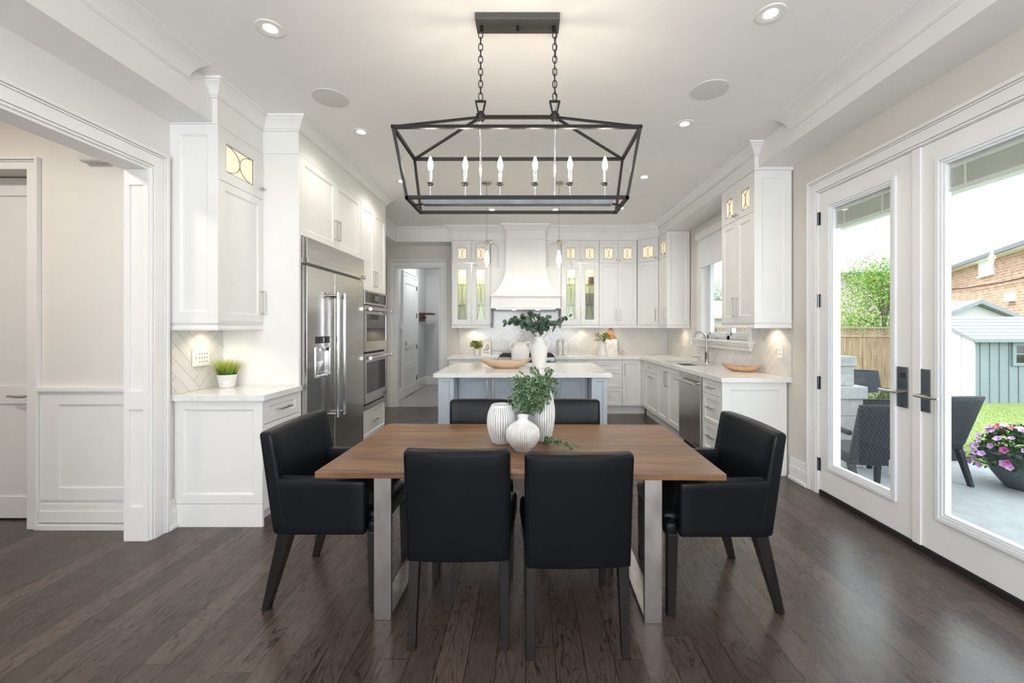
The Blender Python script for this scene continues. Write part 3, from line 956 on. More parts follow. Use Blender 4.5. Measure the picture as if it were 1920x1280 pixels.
# ---- glass doors
def glazed_door(name, label, loc, w, hole, lever_dir, plate_x, astragal=False, hinges=()):
    d = MB()
    hx0, hx1, hz0, hz1 = hole
    d.framed_hole(0, w, 0.04, 2.528, hx0, hx1, hz0, hz1, 0, 0.045)
    if astragal:
        d.box(0, -0.012, 0.04, 0.055, 0, 2.528)
    o = d.build(name, M['trim'], bevel=0.0015)
    o.location = loc; o.rotation_euler = (0, 0, -pi / 2)
    struct(o, label, 'door')
    f = MB()
    for a, b, y0, y1 in ((-0.006, 0.018, -0.014, 0.048), (0.018, 0.034, -0.008, 0.042), (0.034, 0.048, -0.001, 0.036)):
        f.framed_hole(hx0 + a, hx1 - a, hz0 + a, hz1 - a, hx0 + b, hx1 - b, hz0 + b, hz1 - b, y0, y1 - y0)
    f.build('glazing_frame', M['vinyl'], o, bevel=0.002)
    gx0, gx1, gz0, gz1 = hx0 + 0.048, hx1 - 0.048, hz0 + 0.048, hz1 - 0.048
    g = MB(); g.box(gx0 - 0.005, 0.016, gz0 - 0.005, gx1 + 0.005, 0.020, gz1 + 0.005); g.build('glass_pane', M['glass'], o)
    b = MB()
    z = gz1 - 0.012
    b.box(gx0, 0.024, gz1 - 0.03, gx1, 0.040, gz1)
    for k in range(15):
        zz = gz1 - 0.034 - k * 0.0072
        b.hexa([(gx0, 0.024, zz), (gx1, 0.024, zz), (gx1, 0.040, zz - 0.002), (gx0, 0.040, zz - 0.002)], [(gx0, 0.024, zz + 0.0022), (gx1, 0.024, zz + 0.0022), (gx1, 0.040, zz + 0.0002), (gx0, 0.040, zz + 0.0002)])
    b.box(gx0, 0.023, gz1 - 0.162, gx1, 0.041, gz1 - 0.145)
    for xx in (gx0 + 0.09, gx1 - 0.09):
        b.box(xx - 0.006, 0.0225, gz1 - 0.16, xx + 0.006, 0.0235, gz1 - 0.03)
    b.build('blind', M['blind'], o)
    s = MB(); s.box(gx1 - 0.003, -0.006, 0.40, gx1 + 0.012, 0.006, 0.50); s.build('blind_slider', M['vinyl'], o, bevel=0.002)
    p = MB()
    px = plate_x
    p.box(px - 0.038, -0.009, 0.878, px + 0.038, 0, 1.143)
    plate = p.build('handle_plate', M['gun'], o, bevel=0.002)
    l = MB()
    dx = lever_dir
    l.tube([(px, -0.009, 0.978), (px, -0.05, 0.978)], 0.011, 12)
    l.tube([(px - dx * 0.012, -0.054, 0.978), (px + dx * 0.03, -0.056, 0.978), (px + dx * 0.09, -0.054, 0.976), (px + dx * 0.135, -0.05, 0.979)], [0.010, 0.010, 0.008, 0.0075], 8)
    l.build('lever', M['nickel'], plate, smooth=50)
    k = MB()
    for zz in (1.125, 0.898):
        k.tube([(px, -0.0105, zz), (px, -0.0085, zz)], 0.0035, 8)
    if hinges:
        k.box(px - 0.012, -0.013, 1.072, px + 0.018, -0.009, 1.105)
    k.build('screw', M['dark'], plate)
    for zz in hinges:
        h = MB(); h.tube([(-0.006, -0.010, zz - 0.055), (-0.006, -0.010, zz + 0.055)], 0.008, 10); h.box(-0.012, -0.004, zz - 0.055, 0.014, 0.001, zz + 0.055)
        h.build('hinge', M['gun'], o, smooth=40)
    return o
glazed_door('door_1', 'white glass door hinged beside the cabinets, latch lever pointing to the kitchen', (XR + 0.004, 3.558, 0), 0.862, (0.106, 0.738, 0.242, 2.412), -1, 0.792, hinges=(2.318, 1.627, 0.936, 0.25))
glazed_door('door_2', 'white glass door nearest the viewer with vertical astragal strip', (XR + 0.004, 2.690, 0), 0.862, (0.155, 0.765, 0.250, 2.412), 1, 0.074, astragal=True)
m = MB(); m.box(XR - 0.002, D0, 0, 2.66, D1, 0.036)
struct(m.build('trim_15', M['rubber'], bevel=0.003), 'black threshold under the glass doors', 'threshold')
m = MB(); m.box(XR, D1 - 0.004, 0, 2.64, D1 + 0.001, DZ); m.box(XR, D0 - 0.001, 0, 2.64, D0 + 0.004, DZ); m.box(XR, D0, DZ - 0.005, 2.64, D1, DZ + 0.001)
struct(m.build('trim_16', M['trim']), 'white jamb lining of the glass doors', 'door jamb')

# ---- sink window
m = MB()
wx0, wx1 = 2.535, 2.60
def wbox(a, b, c, d, x0=wx0, x1=wx1): m.box(x0, a, c, x1, b, d)
wbox(V0, V0 + 0.05, VZ0, VZ1); wbox(V1 - 0.05, V1, VZ0, VZ1); wbox(V0, V1, VZ0, VZ0 + 0.05); wbox(V0, V1, VZ1 - 0.05, VZ1); wbox(5.30, 5.37, VZ0, VZ1)
for a, b in ((V0 + 0.05, 5.30), (5.37, V1 - 0.05)):
    wbox(a, a + 0.035, VZ0 + 0.05, VZ1 - 0.05, wx0 + 0.012, wx1); wbox(b - 0.035, b, VZ0 + 0.05, VZ1 - 0.05, wx0 + 0.012, wx1)
    wbox(a, b, VZ0 + 0.05, VZ0 + 0.085, wx0 + 0.012, wx1); wbox(a, b, VZ1 - 0.085, VZ1 - 0.05, wx0 + 0.012, wx1)
win = struct(m.build('window_1', M['vinyl'], bevel=0.002), 'white double casement window over the sink', 'window')
for a, b in ((V0 + 0.085, 5.265), (5.405, V1 - 0.085)):
    m = MB(); m.box(2.567, a - 0.006, VZ0 + 0.08, 2.571, b + 0.006, VZ1 - 0.08); m.build('glass_pane', M['glass'], win)
m = MB(); m.box(2.375, 4.555, 1.222, wx0, 6.075, 1.25); m.box(2.415, 4.60, 1.14, XR, 6.06, 1.19); m.box(2.395, 4.58, 1.188, XR, 6.07, 1.223)
m.build('window_sill', M['trim'], win, bevel=0.004)
m = MB(); m.box(2.522, 5.60, VZ0 + 0.012, wx0, 5.70, VZ0 + 0.03); m.tube([(2.525, 5.66, VZ0 + 0.03), (2.505, 5.62, VZ0 + 0.034)], 0.006, 8); m.build('crank_handle', M['vinyl'], win)
struct(casing(PR, V0, V1, VZ1, [(0, 0.03, 0.012), (0.03, 0.085, 0.02), (0.085, 0.105, 0.028)], z0=1.25).build('trim_17', M['trim'], bevel=0.002), 'white casing round the sink window', 'window casing')
m = MB(); m.box(XR, V0 - 0.001, VZ0, wx0, V0 + 0.003, VZ1); m.box(XR, V1 - 0.003, VZ0, wx0, V1 + 0.001, VZ1); m.box(XR, V0, VZ1 - 0.003, wx0, V1, VZ1 + 0.001)
struct(m.build('trim_18', M['trim']), 'white reveal of the sink window', 'window reveal')

# ---- hall door, mudroom door
def plain_door(name, label, loc, rotz, w, h, panels, mat='trim'):
    d = MB()
    xs = 0.115
    d.box(0, 0.010, 0.012, w, 0.042, h)
    d.box(0, 0, 0.012, xs, 0.010, h); d.box(w - xs, 0, 0.012, w, 0.010, h)
    zz = [0.012] + [v for p in panels for v in p] + [h]
    for a, b in zip(zz[::2], zz[1::2]):
        d.box(xs, 0, a, w - xs, 0.010, b)
    o = d.build(name, M[mat], bevel=0.002)
    o.location = loc; o.rotation_euler = (0, 0, rotz)
    return struct(o, label, 'door')
hd = plain_door('door_3', 'white panelled hall door with bronze lever, beside the wainscot', (-4.34, 3.07, 0), 0, 0.855, 2.49, [(0.17, 0.845), (0.977, 2.36)])
m = MB(); m.box(0.712, -0.008, 0.865, 0.742, 0, 0.955); hp = m.build('handle_plate', M['nickel'], hd, bevel=0.002)
m = MB(); m.tube([(0.727, -0.008, 0.905), (0.727, -0.045, 0.905)], 0.009, 10); m.tube([(0.735, -0.05, 0.905), (0.67, -0.052, 0.903), (0.60, -0.046, 0.908)], [0.009, 0.009, 0.007], 8)
m.build('lever', M['nickel'], hp, smooth=50)
md = plain_door('door_4', 'white panelled mudroom door with black hinges and nickel lock', (XL + 0.03, 8.38, 0), pi / 2, 0.92, 2.44, [(0.20, 0.55), (0.68, 1.0), (1.12, 2.30)])
m = MB(); m.tube([(0.07, 0.0, 1.08), (0.07, -0.03, 1.08)], 0.032, 16); m.box(0.04, -0.012, 1.03, 0.10, 0, 1.14); m.build('deadbolt', M['nickel'], md, smooth=40)
m = MB(); m.tube([(0.07, 0.0, 0.96), (0.07, -0.05, 0.96)], 0.026, 14); m.tube([(0.07, -0.05, 0.96), (0.19, -0.05, 0.96)], 0.009, 8); m.build('lever', M['nickel'], md, smooth=40)
for zz in (0.30, 0.98, 1.66, 2.26):
    m = MB(); m.tube([(0.925, -0.006, zz - 0.05), (0.925, -0.006, zz + 0.05)], 0.009, 8); m.box(0.905, -0.004, zz - 0.05, 0.94, 0.004, zz + 0.05); m.build('hinge', M['blackmetal'], md)
PM = lambda u, n, z: (XL + n, u, z)
struct(casing(PM, 8.38, 9.305, 2.45, [(0, 0.06, 0.03), (0.06, 0.09, 0.04)]).build('trim_19', M['trim'], bevel=0.002), 'white casing round the mudroom door', 'door casing')
m = MB(); m.box(XL + 0.002, 8.22, 1.37, XL + 0.028, 8.27, 1.47); m.box(XL + 0.028, 8.232, 1.435, XL + 0.030, 8.258, 1.46)
tag(m.build('alarm_keypad', M['plate'], bevel=0.003), 'small white keypad on the mudroom wall beside the door', 'keypad')
m = MB(); m.box(XL, 9.66, 1.70, -2.22, 10.1, 1.74); m.box(XL, 9.62, 1.55, -2.46, 10.1, 1.74)
sh = thing('wall_shelf', 'small dark brown wall shelf on the mudroom wall', 'shelf', (0, 0, 0))
m.build('shelf_board', M['walnut'], sh)
for y in (9.75, 9.9):
    m = MB(); m.tube([(-2.46, y, 1.63), (-2.40, y, 1.62), (-2.38, y, 1.65)], 0.01, 8)
    m.build('hook', M['blackmetal'], sh)
m = MB(); m.box(XL + 0.003, 9.8, 0.07, XL + 0.03, 9.86, 0.09); m.tube([(XL + 0.016, 9.83, 0.08), (XL + 0.10, 9.83, 0.08)], 0.006, 8)
tag(m.build('door_stop', M['nickel']), 'small metal door stop on the mudroom baseboard', 'door stop')
m = MB(); m.rbox((-3.00, HY - 0.03, 2.585), (0.17, 0.06, 0.09), 0.018, n=2)
tag(m.build('door_chime', M['speaker'], smooth=60), 'small beige chime box high on the hall wall', 'door chime')

# ================================================================== CABINETS
def bar_handle(par, x, z, ln, vert=True, y=0.0, name='handle', mat='nickel'):
    m = MB()
    r = 0.0055
    if vert:
        m.box(x - r, y - 0.036, z - ln / 2, x + r, y - 0.026, z + ln / 2)
        for q in (z - ln / 2 + 0.006, z + ln / 2 - 0.006): m.box(x - r, y - 0.03, q - 0.006, x + r, y, q + 0.006)
    else:
        m.box(x - ln / 2, y - 0.036, z - r, x + ln / 2, y - 0.026, z + r)
        for q in (x - ln / 2 + 0.012, x + ln / 2 - 0.012): m.box(q - 0.006, y - 0.03, z - r, q + 0.006, y, z + r)
    return m.build(name, M[mat], par, bevel=0.0015)

def knob(par, x, z, y=0.0):
    m = MB()
    m.tube([(x, y, z), (x, y - 0.016, z), (x, y - 0.018, z), (x, y - 0.028, z)], [0.006, 0.006, 0.014, 0.014], 14)
    return m.build('knob', M['nickel'], par, smooth=40)

def came(par, x0, x1, z0, z1, y, wide=False):
    """leaded lines: a border and two bowed strips that meet in the middle"""
    m = MB()
    r = 0.0026
    for a, b in (((x0, z0), (x1, z0)), ((x1, z0), (x1, z1)), ((x1, z1), (x0, z1)), ((x0, z1), (x0, z0))):
        m.tube([(a[0], y, a[1]), (b[0], y, b[1])], r, 6)
    xm = (x0 + x1) / 2
    tall = (z1 - z0) > 2.2 * (x1 - x0)
    for sgn in (-1, 1):
        pts = []
        for i in range(17):
            t = i / 16
            f = (1 - abs(2 * t - 1) ** 1.35) if tall else sin(pi * t)
            if not tall: t = 0.5 - 0.5 * cos(pi * t)
            xe = x0 if sgn < 0 else x1
            pts.append((xe + (xm + sgn * -0.002 - xe) * f, y, z0 + (z1 - z0) * t))
        m.tube(pts, r, 6)
    return m.build('lead_came', M['gun'], par, smooth=60)

def put_handle(par, h):
    if not h: return
    if h[0] == 'v': bar_handle(par, h[1], h[2], h[3])
    elif h[0] == 'h': bar_handle(par, h[1], h[2], h[3], False)
    elif h[0] == 'k': knob(par, h[1], h[2])

def fronts_of(root, fronts, mat):
    G = 0.0016
    for f in fronts:
        kind, x0, x1, z0, z1, h = f[:6]
        x0 += G; x1 -= G; z0 += G; z1 -= G
        m = MB()
        if kind in ('door', 'drawer'):
            m.shaker(x0, x1, z0, z1, fr=0.058 if kind == 'door' else 0.045)
            d = m.build(kind, M[mat], root)
        elif kind == 'flat':
            m.box(x0, 0, z0, x1, 0.02, z1)
            d = m.build('filler_panel', M[mat], root, bevel=0.001)
        else:
            a, b, c, e = f[6] if len(f) > 6 else (0.084, 0.084, 0.07, 0.07)
            hx0, hx1, hz0, hz1 = x0 + a, x1 - b, z0 + c, z1 - e
            m.framed_hole(x0, x1, z0, z1, hx0, hx1, hz0, hz1)
            for q, (p0, p1) in enumerate(((0.0, 0.009),)):
                m.framed_hole(hx0 - 0.001, hx1 + 0.001, hz0 - 0.001, hz1 + 0.001, hx0 + 0.008, hx1 - 0.008, hz0 + 0.008, hz1 - 0.008, 0.006, 0.008)
            d = m.build('glass_door', M[mat], root, bevel=0.001)
            p = MB(); p.box(hx0, 0.011, hz0, hx1, 0.014, hz1)
            p.build('lit_pane' if kind == 'lead' else 'glass_pane', M['litpane' if kind == 'lead' else 'cabglass'], d)
            came(d, hx0 + 0.010, hx1 - 0.010, hz0 + 0.010, hz1 - 0.010, 0.0085)
        put_handle(d, h)

RAIL = lambda z0: [(-0.024, z0), (0.004, z0), (0.004, z0 - 0.010), (-0.002, z0 - 0.014), (-0.007, z0 - 0.026), (-0.004, z0 - 0.038), (0.003, z0 - 0.046), (0.003, z0 - 0.060), (-0.024, z0 - 0.060)]

def cabinet(name, label, loc, rotz, w, depth, z0, z1, fronts, mat='cab', toe=0.0, rail=None, cavity=None, group=None, cat='cabinet', body=None):
    """x runs along the front from 0 to w, the front looks to -Y, depth goes to +Y"""
    r = thing(name, label, cat, loc, rotz, group)
    m = MB()
    if body:
        m.prism(body, 'Z', z0, z1)
    elif cavity:
        cz0, cz1 = cavity
        t = 0.018
        if cz0 > z0 + 0.03: m.box(0, 0.021, z0, w, depth, cz0)
        else: m.box(0, 0.021, z0, w, depth, z0 + t)
        m.box(0, 0.021, cz1, w, depth, z1)
        m.box(0, 0.021, z0, t, depth, z1); m.box(w - t, 0.021, z0, w, depth, z1); m.box(0, depth - t, z0, w, depth, z1)
    else:
        m.box(0, 0.021, z0, w, depth, z1)
    if toe:
        m.box(0, 0.075, 0, w, depth, z0)
    m.build('body', M[mat], r)
    fronts_of(r, fronts, mat)
    if rail:
        q = MB(); q.sweep(rail, RAIL(z0)); q.build('light_rail', M[mat], r, smooth=30)
    return r

def puck(root, x, y, z, power, on=True):
    m = MB(); m.lathe([(0, 0), (0.032, 0), (0.032, -0.008), (0.026, -0.010)], (x, y, z), 20); m.lathe([(0.026, -0.010), (0, -0.010)], (x, y, z), 20)
    m.build('puck_light', M['puck'], root, smooth=40)
    lamp('puck_lamp', 'SPOT', (x, y, z - 0.016), power, (1, 0.82, 0.55), 0.02, (0, 0, 0), root, 130)

def end_panel(root, lx, ly, rot, w, z0, z1, mat='cab', fr=0.07, plinth=0.0):
    m = MB(); m.shaker(0, w, z0 + plinth, z1, 0, 0.018, fr, 0.010, 0.014)
    if plinth: m.box(0, 0, z0, w, 0.018, z0 + plinth - 0.002)
    o = m.build('end_panel', M[mat], root)
    o.location = (lx, ly, 0); o.rotation_euler = (0, 0, rot)
    return o

P2 = pi / 2
# ---- beside the hall opening
c = cabinet('wall_cabinet', 'white upper cabinet with one wide lit pane, above the grass pot', (-2.156, 2.945, 0), P2, 0.484, 0.332, 1.442, 2.814,
            [('door', 0, 0.484, 1.442, 2.437, ('v', 0.455, 1.60, 0.19)), ('lead', 0, 0.484, 2.437, 2.814, ('k', 0.45, 2.515), (0.062, 0.105, 0.07, 0.092))],
            rail=[(-0.018, 0.332), (-0.018, 0.0), (0.484, 0.0)])
end_panel(c, -0.018, 0.334, -P2, 0.334, 1.442, 2.814)
puck(c, 0.24, 0.2, 1.440, 3.5)
c = cabinet('base_cabinet', 'small white base cabinet under the grass pot, beside the refrigerator', (-1.865, 2.978, 0), P2, 0.452, 0.622, 0.10, 0.887,
            [('drawer', 0.004, 0.448, 0.715, 0.882, ('h', 0.226, 0.797, 0.16)), ('drawer', 0.004, 0.448, 0.41, 0.712, ('h', 0.226, 0.56, 0.16)), ('drawer', 0.004, 0.448, 0.105, 0.407, ('h', 0.226, 0.26, 0.16))], toe=0.1)
end_panel(c, -0.018, 0.622, -P2, 0.622, 0, 0.887, fr=0.062, plinth=0.163)
m = MB(); m.box(XL, 2.932, 0.888, -1.838, 3.429, 0.93)
tag(m.build('worktop', M['quartz'], bevel=0.002), 'short white quartz worktop under the grass pot', 'worktop')

# ---- refrigerator wall
c = thing('refrigerator_cabinet', 'tall white cabinet surround above and beside the refrigerator', 'cabinet', (-1.865, 3.43, 0), P2)
m = MB(); m.box(0, 0.0, 0, 0.033, 0.618, 2.814); m.build('side_panel', M['cab'], c, bevel=0.0015)
m = MB(); m.box(0.033, 0.021, 2.158, 1.27, 0.618, 2.814); m.box(1.25, 0.0, 0, 1.27, 0.618, 2.158); m.build('body', M['cab'], c)
fronts_of(c, [('door', 0.034, 0.662, 2.16, 2.814, ('v', 0.63, 2.34, 0.19)), ('door', 0.662, 1.268, 2.16, 2.814, ('v', 0.694, 2.34, 0.19))], 'cab')

c = thing('oven_cabinet', 'tall white cabinet around the double oven', 'cabinet', (-1.865, 4.702, 0), P2)
m = MB(); m.box(0, 0.0, 0.10, 0.035, 0.618, 1.825); m.box(0.785, 0.0, 0.10, 0.82, 0.618, 1.825); m.box(0, 0.021, 1.825, 0.82, 0.618, 2.814); m.box(0.035, 0.021, 0.10, 0.785, 0.618, 0.465); m.box(0.035, 0.60, 0.46, 0.785, 0.618, 1.83); m.box(0, 0.07, 0, 0.82, 0.618, 0.10)
m.build('body', M['cab'], c)
fronts_of(c, [('door', 0.003, 0.41, 1.83, 2.814, ('v', 0.375, 1.985, 0.19)), ('door', 0.41, 0.818, 1.83, 2.814, ('v', 0.445, 1.985, 0.19)), ('drawer', 0.003, 0.818, 0.115, 0.455, ('h', 0.41, 0.29, 0.16))], 'cab')

f = thing('refrigerator', 'wide stainless steel double door refrigerator with water dispenser', 'refrigerator', (-1.822, 3.466, 0), P2)
m = MB(); m.box(0.004, 0.05, 0.0, 1.208, 0.66, 2.15); m.build('body', M['steel'], f)
fl = MB(); fl.framed_hole(0.006, 0.505, 0.115, 1.915, 0.146, 0.398, 0.975, 1.222, 0, 0.05)
dl = fl.build('freezer_door', M['steel'], f, bevel=0.006)
m = MB(); m.box(0.511, 0, 0.115, 1.206, 0.05, 1.915); dr = m.build('refrigerator_door', M['steel'], f, bevel=0.006)
m = MB()
m.box(0.146, 0.05, 0.975, 0.398, 0.055, 1.222); m.build('dispenser_recess', M['steel'], dl)
m = MB(); m.framed_hole(0.138, 0.406, 0.965, 1.232, 0.150, 0.394, 0.985, 1.215, -0.008, 0.012); m.box(0.15, -0.02, 0.965, 0.394, 0.03, 0.982); m.box(0.18, 0.01, 1.19, 0.36, 0.045, 1.216)
m.build('dispenser_frame', M['chrome'], dl, bevel=0.003)
m = MB(); m.box(0.148, -0.004, 1.262, 0.396, 0.004, 1.322); pp = m.build('control_panel', M['dark'], dl, bevel=0.002)
m = MB(); m.box(0.205, -0.006, 1.272, 0.34, -0.003, 1.312); m.build('display', M['blackglass'], pp)
for par, x in ((dl, 0.425), (dr, 0.558)):
    m = MB()
    m.tube([(x, -0.07, 0.60), (x, -0.07, 1.70)], 0.016, 16)
    h = m.build('handle', M['chrome'], par, smooth=40)
    for zz in (0.605, 1.695):
        m = MB(); m.tube([(x, -0.07, zz - 0.03), (x, -0.07, zz + 0.03)], 0.0205, 16); m.tube([(x, -0.07, zz), (x, 0.0, zz)], 0.014, 12)
        m.build('handle_mount', M['steel'], par, smooth=40)
m = MB(); m.box(0.004, -0.004, 1.945, 1.208, 0.05, 2.15); m.box(0.0, -0.012, 1.932, 1.212, 0.05, 1.975)
g = m.build('vent_grille', M['steel'], f, bevel=0.004)
m = MB(); m.box(1.13, -0.018, 1.935, 1.215, -0.012, 1.972); m.build('badge', M['gun'], g, bevel=0.002)
m = MB(); m.box(1.145, -0.0195, 1.948, 1.20, -0.018, 1.953); m.box(1.145, -0.0195, 1.957, 1.20, -0.018, 1.962); m.build('badge_lettering', M['chrome'], g)
m = MB(); m.box(0.01, 0.06, 0.02, 1.2, 0.07, 0.112); m.build('toe_grille', M['dark'], f)

o = thing('double_wall_oven', 'stainless steel double wall oven with black glass windows', 'oven', (-1.867, 4.740, 0), P2)
m = MB(); m.box(0.002, 0.0, 0.468, 0.742, 0.55, 1.822); m.build('body', M['dark'], o)
m = MB(); m.framed_hole(0, 0.744, 1.665, 1.822, 0.02, 0.724, 1.69, 1.808, -0.03, 0.03); p = m.build('control_panel', M['steel'], o, bevel=0.002)
m = MB(); m.box(0.02, -0.028, 1.69, 0.724, -0.01, 1.808); m.build('control_glass', M['blackglass'], p)
m = MB(); m.box(0.32, -0.030, 1.72, 0.45, -0.028, 1.78); m.build('display', M['ink'], p)
for z0, z1, badge in ((1.125, 1.655, False), (0.530, 1.100, True)):
    m = MB(); m.framed_hole(0, 0.744, z0, z1, 0.05, 0.694, z0 + 0.115, z1 - 0.10, -0.034, 0.034); d = m.build('oven_door', M['steel'], o, bevel=0.003)
    m = MB(); m.box(0.048, -0.030, z0 + 0.113, 0.696, -0.012, z1 - 0.098); m.build('oven_window', M['blackglass'], d)
    m = MB(); m.tube([(0.005, -0.095, z1 - 0.045), (0.739, -0.095, z1 - 0.045)], 0.016, 14)
    for x in (0.03, 0.714):
        m.tube([(x, -0.034, z1 - 0.045), (x, -0.095, z1 - 0.045)], 0.013, 12); m.tube([(x - 0.03, -0.095, z1 - 0.045), (x + 0.03, -0.095, z1 - 0.045)], 0.020, 14)
    m.build('handle', M['satin'], d, smooth=40)
    if badge:
        m = MB(); m.box(0.60, -0.0365, z0 + 0.03, 0.70, -0.034, z0 + 0.055); m.build('badge', M['gun'], d)
m = MB(); m.box(0, -0.03, 0.468, 0.744, 0, 0.515); m.build('vent_trim', M['steel'], o, bevel=0.002)

# ---- range wall uppers
UZ0, UZS, UZ1 = 1.455, 2.482, 2.860
def tall_glass(x0, x1, h): return ('glass', x0, x1, UZ0, UZS, h, (0.076, 0.076, 0.068, 0.098))
def top_lead(x0, x1, h): return ('lead', x0, x1, UZS, UZ1, h, (0.076, 0.076, 0.056, 0.116))
def glass_cab(label, x0, w, d0, d1, items):
    xm = (d0 + d1) / 2
    c = cabinet('glass_cabinet', label, (x0, 7.05, 0), 0, w, 0.358, UZ0, UZ1,
                [tall_glass(d0, xm, ('v', xm - 0.034, 1.605, 0.19)), tall_glass(xm, d1, ('v', xm + 0.034, 1.605, 0.19)),
                 top_lead(d0, xm, ('k', xm - 0.030, 2.53)), top_lead(xm, d1, ('k', xm + 0.030, 2.53))],
                cavity=(UZ0, UZS + 0.01), rail=[(0, 0.30), (0, 0), (w, 0), (w, 0.30)])
    if d0 > 0.01 or d1 < w - 0.01:
        fronts_of(c, [('flat', *q, UZ0, UZ1, None) for q in ((0, d0), (d1, w)) if q[1] - q[0] > 0.008], 'cab')
    for zz in (1.775, 2.125):
        m = MB(); m.box(0.02, 0.045, zz, w - 0.02, 0.335, zz + 0.008); m.build('shelf', M['shelfglass'], c)
    lamp('cabinet_lamp', 'POINT', (w / 2, 0.13, UZS - 0.04), 5.5, (1, 0.82, 0.52), 0.03, None, c)
    return c
cl = glass_cab('white glass door cabinet between the mudroom doorway and the range hood', -1.278, 0.652, 0.018, 0.646, 0)
cr = glass_cab('white glass door cabinet just past the range hood, towards the sink', 0.556, 0.635, 0.004, 0.635, 1)
puck(cl, 0.33, 0.22, UZ0, 5.0); puck(cr, 0.4, 0.22, UZ0, 3.0)
c = cabinet('wall_cabinet', 'white two door upper cabinet above the cutting board', (1.193, 7.05, 0), 0, 0.630, 0.358, UZ0, UZ1,
        [('door', 0, 0.315, UZ0, UZS, ('v', 0.281, 1.605, 0.19)), ('door', 0.315, 0.630, UZ0, UZS, ('v', 0.349, 1.605, 0.19)),
         top_lead(0, 0.315, ('k', 0.285, 2.53)), top_lead(0.315, 0.63, ('k', 0.345, 2.53))], rail=[(0, 0), (0.63, 0)])
puck(c, 0.2, 0.22, UZ0, 5.0)
q = sqrt(0.5)
def dl_(x, y):
    dx, dy = x - 1.826, y - 7.05
    return ((dx - dy) * q, (dx + dy) * q)
c = cabinet('corner_cabinet', 'white angled corner upper cabinet with one lit pane', (1.826, 7.05, 0), -pi / 4, 0.386, 0.3, UZ0, UZ1,
        [('door', 0.004, 0.382, UZ0, UZS, ('v', 0.345, 1.605, 0.19)), ('lead', 0.004, 0.382, UZS, UZ1, ('k', 0.35, 2.53), (0.085, 0.085, 0.06, 0.11))],
        body=[dl_(1.828 + 0.016, 7.05 + 0.016), dl_(2.098 + 0.018, 6.778 + 0.016), dl_(2.446, 6.794), dl_(2.446, 7.408), dl_(1.844, 7.408)], rail=[(0, 0), (0.386, 0)])
puck(c, 0.19, 0.2, UZ0, 1.5)
c = cabinet('wall_cabinet', 'narrow white upper cabinet on the far side of the sink window', (2.10, 6.774, 0), -P2, 0.386, 0.346, UZ0, UZ1,
        [('door', 0.003, 0.386, UZ0, UZS, ('v', 0.35, 1.605, 0.19)), ('lead', 0.003, 0.386, UZS, UZ1, ('k', 0.352, 2.53), (0.09, 0.07, 0.06, 0.11))], rail=[(0, 0), (0.404, 0), (0.404, 0.346)])
end_panel(c, 0.404, 0.0, P2, 0.346, UZ0, UZ1, fr=0.055)
puck(c, 0.2, 0.22, UZ0, 4.0)
c = cabinet('wall_cabinet', 'white two door upper cabinet between the sink window and the glass doors', (2.10, 4.570, 0), -P2, 0.645, 0.346, UZ0, UZ1,
        [('door', 0, 0.322, UZ0, UZS, ('v', 0.288, 1.605, 0.19)), ('door', 0.322, 0.645, UZ0, UZS, ('v', 0.356, 1.605, 0.19)),
         top_lead(0, 0.322, ('k', 0.292, 2.53)), top_lead(0.322, 0.645, ('k', 0.352, 2.53))], rail=[(0, 0.346), (0, 0), (0.663, 0), (0.663, 0.346)])
end_panel(c, 0.663, 0.0, P2, 0.346, UZ0, UZ1)
puck(c, 0.42, 0.24, UZ0, 5.0)

# ---- range hood
h = thing('range_hood', 'tall white plank range hood with flared sides over the range', 'range hood', (-0.037, 7.05, 0))
m = MB()
def hw(z): # half width
    if z >= 2.45: return 0.327
    t = (2.45 - z) / (2.45 - 1.915)
    return 0.327 + 0.215 * t ** 2.3
def hy(z):
    if z >= 2.45: return -0.122
    t = (2.45 - z) / (2.45 - 1.915)
    return -0.122 - 0.19 * t ** 2.3
zs = [1.915 + (2.45 - 1.915) * i / 14 for i in range(15)] + [2.86]
nsl = 5
rows = []
for z in zs:
    w_, y_ = hw(z), hy(z)
    row = [(-w_, 0.0, z)]
    for k in range(nsl):
        a = -w_ + 2 * w_ * k / nsl; b = -w_ + 2 * w_ * (k + 1) / nsl
        row += [(a + (0.003 if k else 0), y_ + (0.002 if k else 0), z), (a + (0.007 if k else 0), y_, z), (b - (0.007 if k < nsl - 1 else 0), y_, z), (b - (0.003 if k < nsl - 1 else 0), y_ + (0.002 if k < nsl - 1 else 0), z)]
    row += [(w_, 0.0, z)]
    rows.append([m.bm.verts.new(p) for p in row])
for a, b in zip(rows, rows[1:]):
    for i in range(len(a) - 1):
        m.bm.faces.new((a[i], a[i + 1], b[i + 1], b[i]))
m.bm.faces.new(rows[-1]); m.bm.faces.new(rows[0][::-1])
bmesh.ops.remove_doubles(m.bm, verts=m.bm.verts, dist=1e-5)
m.build('chimney', M['cab'], h, smooth=25)
m = MB(); m.box(-0.327, -0.122, 2.862, 0.327, 0.0, 3.095); m.build('frieze', M['cab'], h)
m = MB(); m.box(-0.555, -0.335, 1.722, 0.555, 0.0, 1.90); m.box(-0.575, -0.352, 1.895, 0.575, 0.0, 1.917); m.box(-0.572, -0.350, 1.706, 0.572, 0.0, 1.728)
m.build('mantel', M['cab'], h, bevel=0.003)
m = MB(); m.box(-0.48, -0.30, 1.694, 0.48, 0.25, 1.706); ins = m.build('vent_insert', M['steel'], h, bevel=0.002)
for x in (-0.19, 0.20):
    m = MB(); m.lathe([(0, 0), (0.035, 0), (0.03, -0.006), (0, -0.006)], (x, -0.12, 1.694), 18); m.build('hood_light', M['puck'], ins)
    lamp('hood_lamp', 'SPOT', (x, -0.12, 1.68), 3.0, (1, 0.9, 0.75), 0.03, None, h, 120)
m = MB()
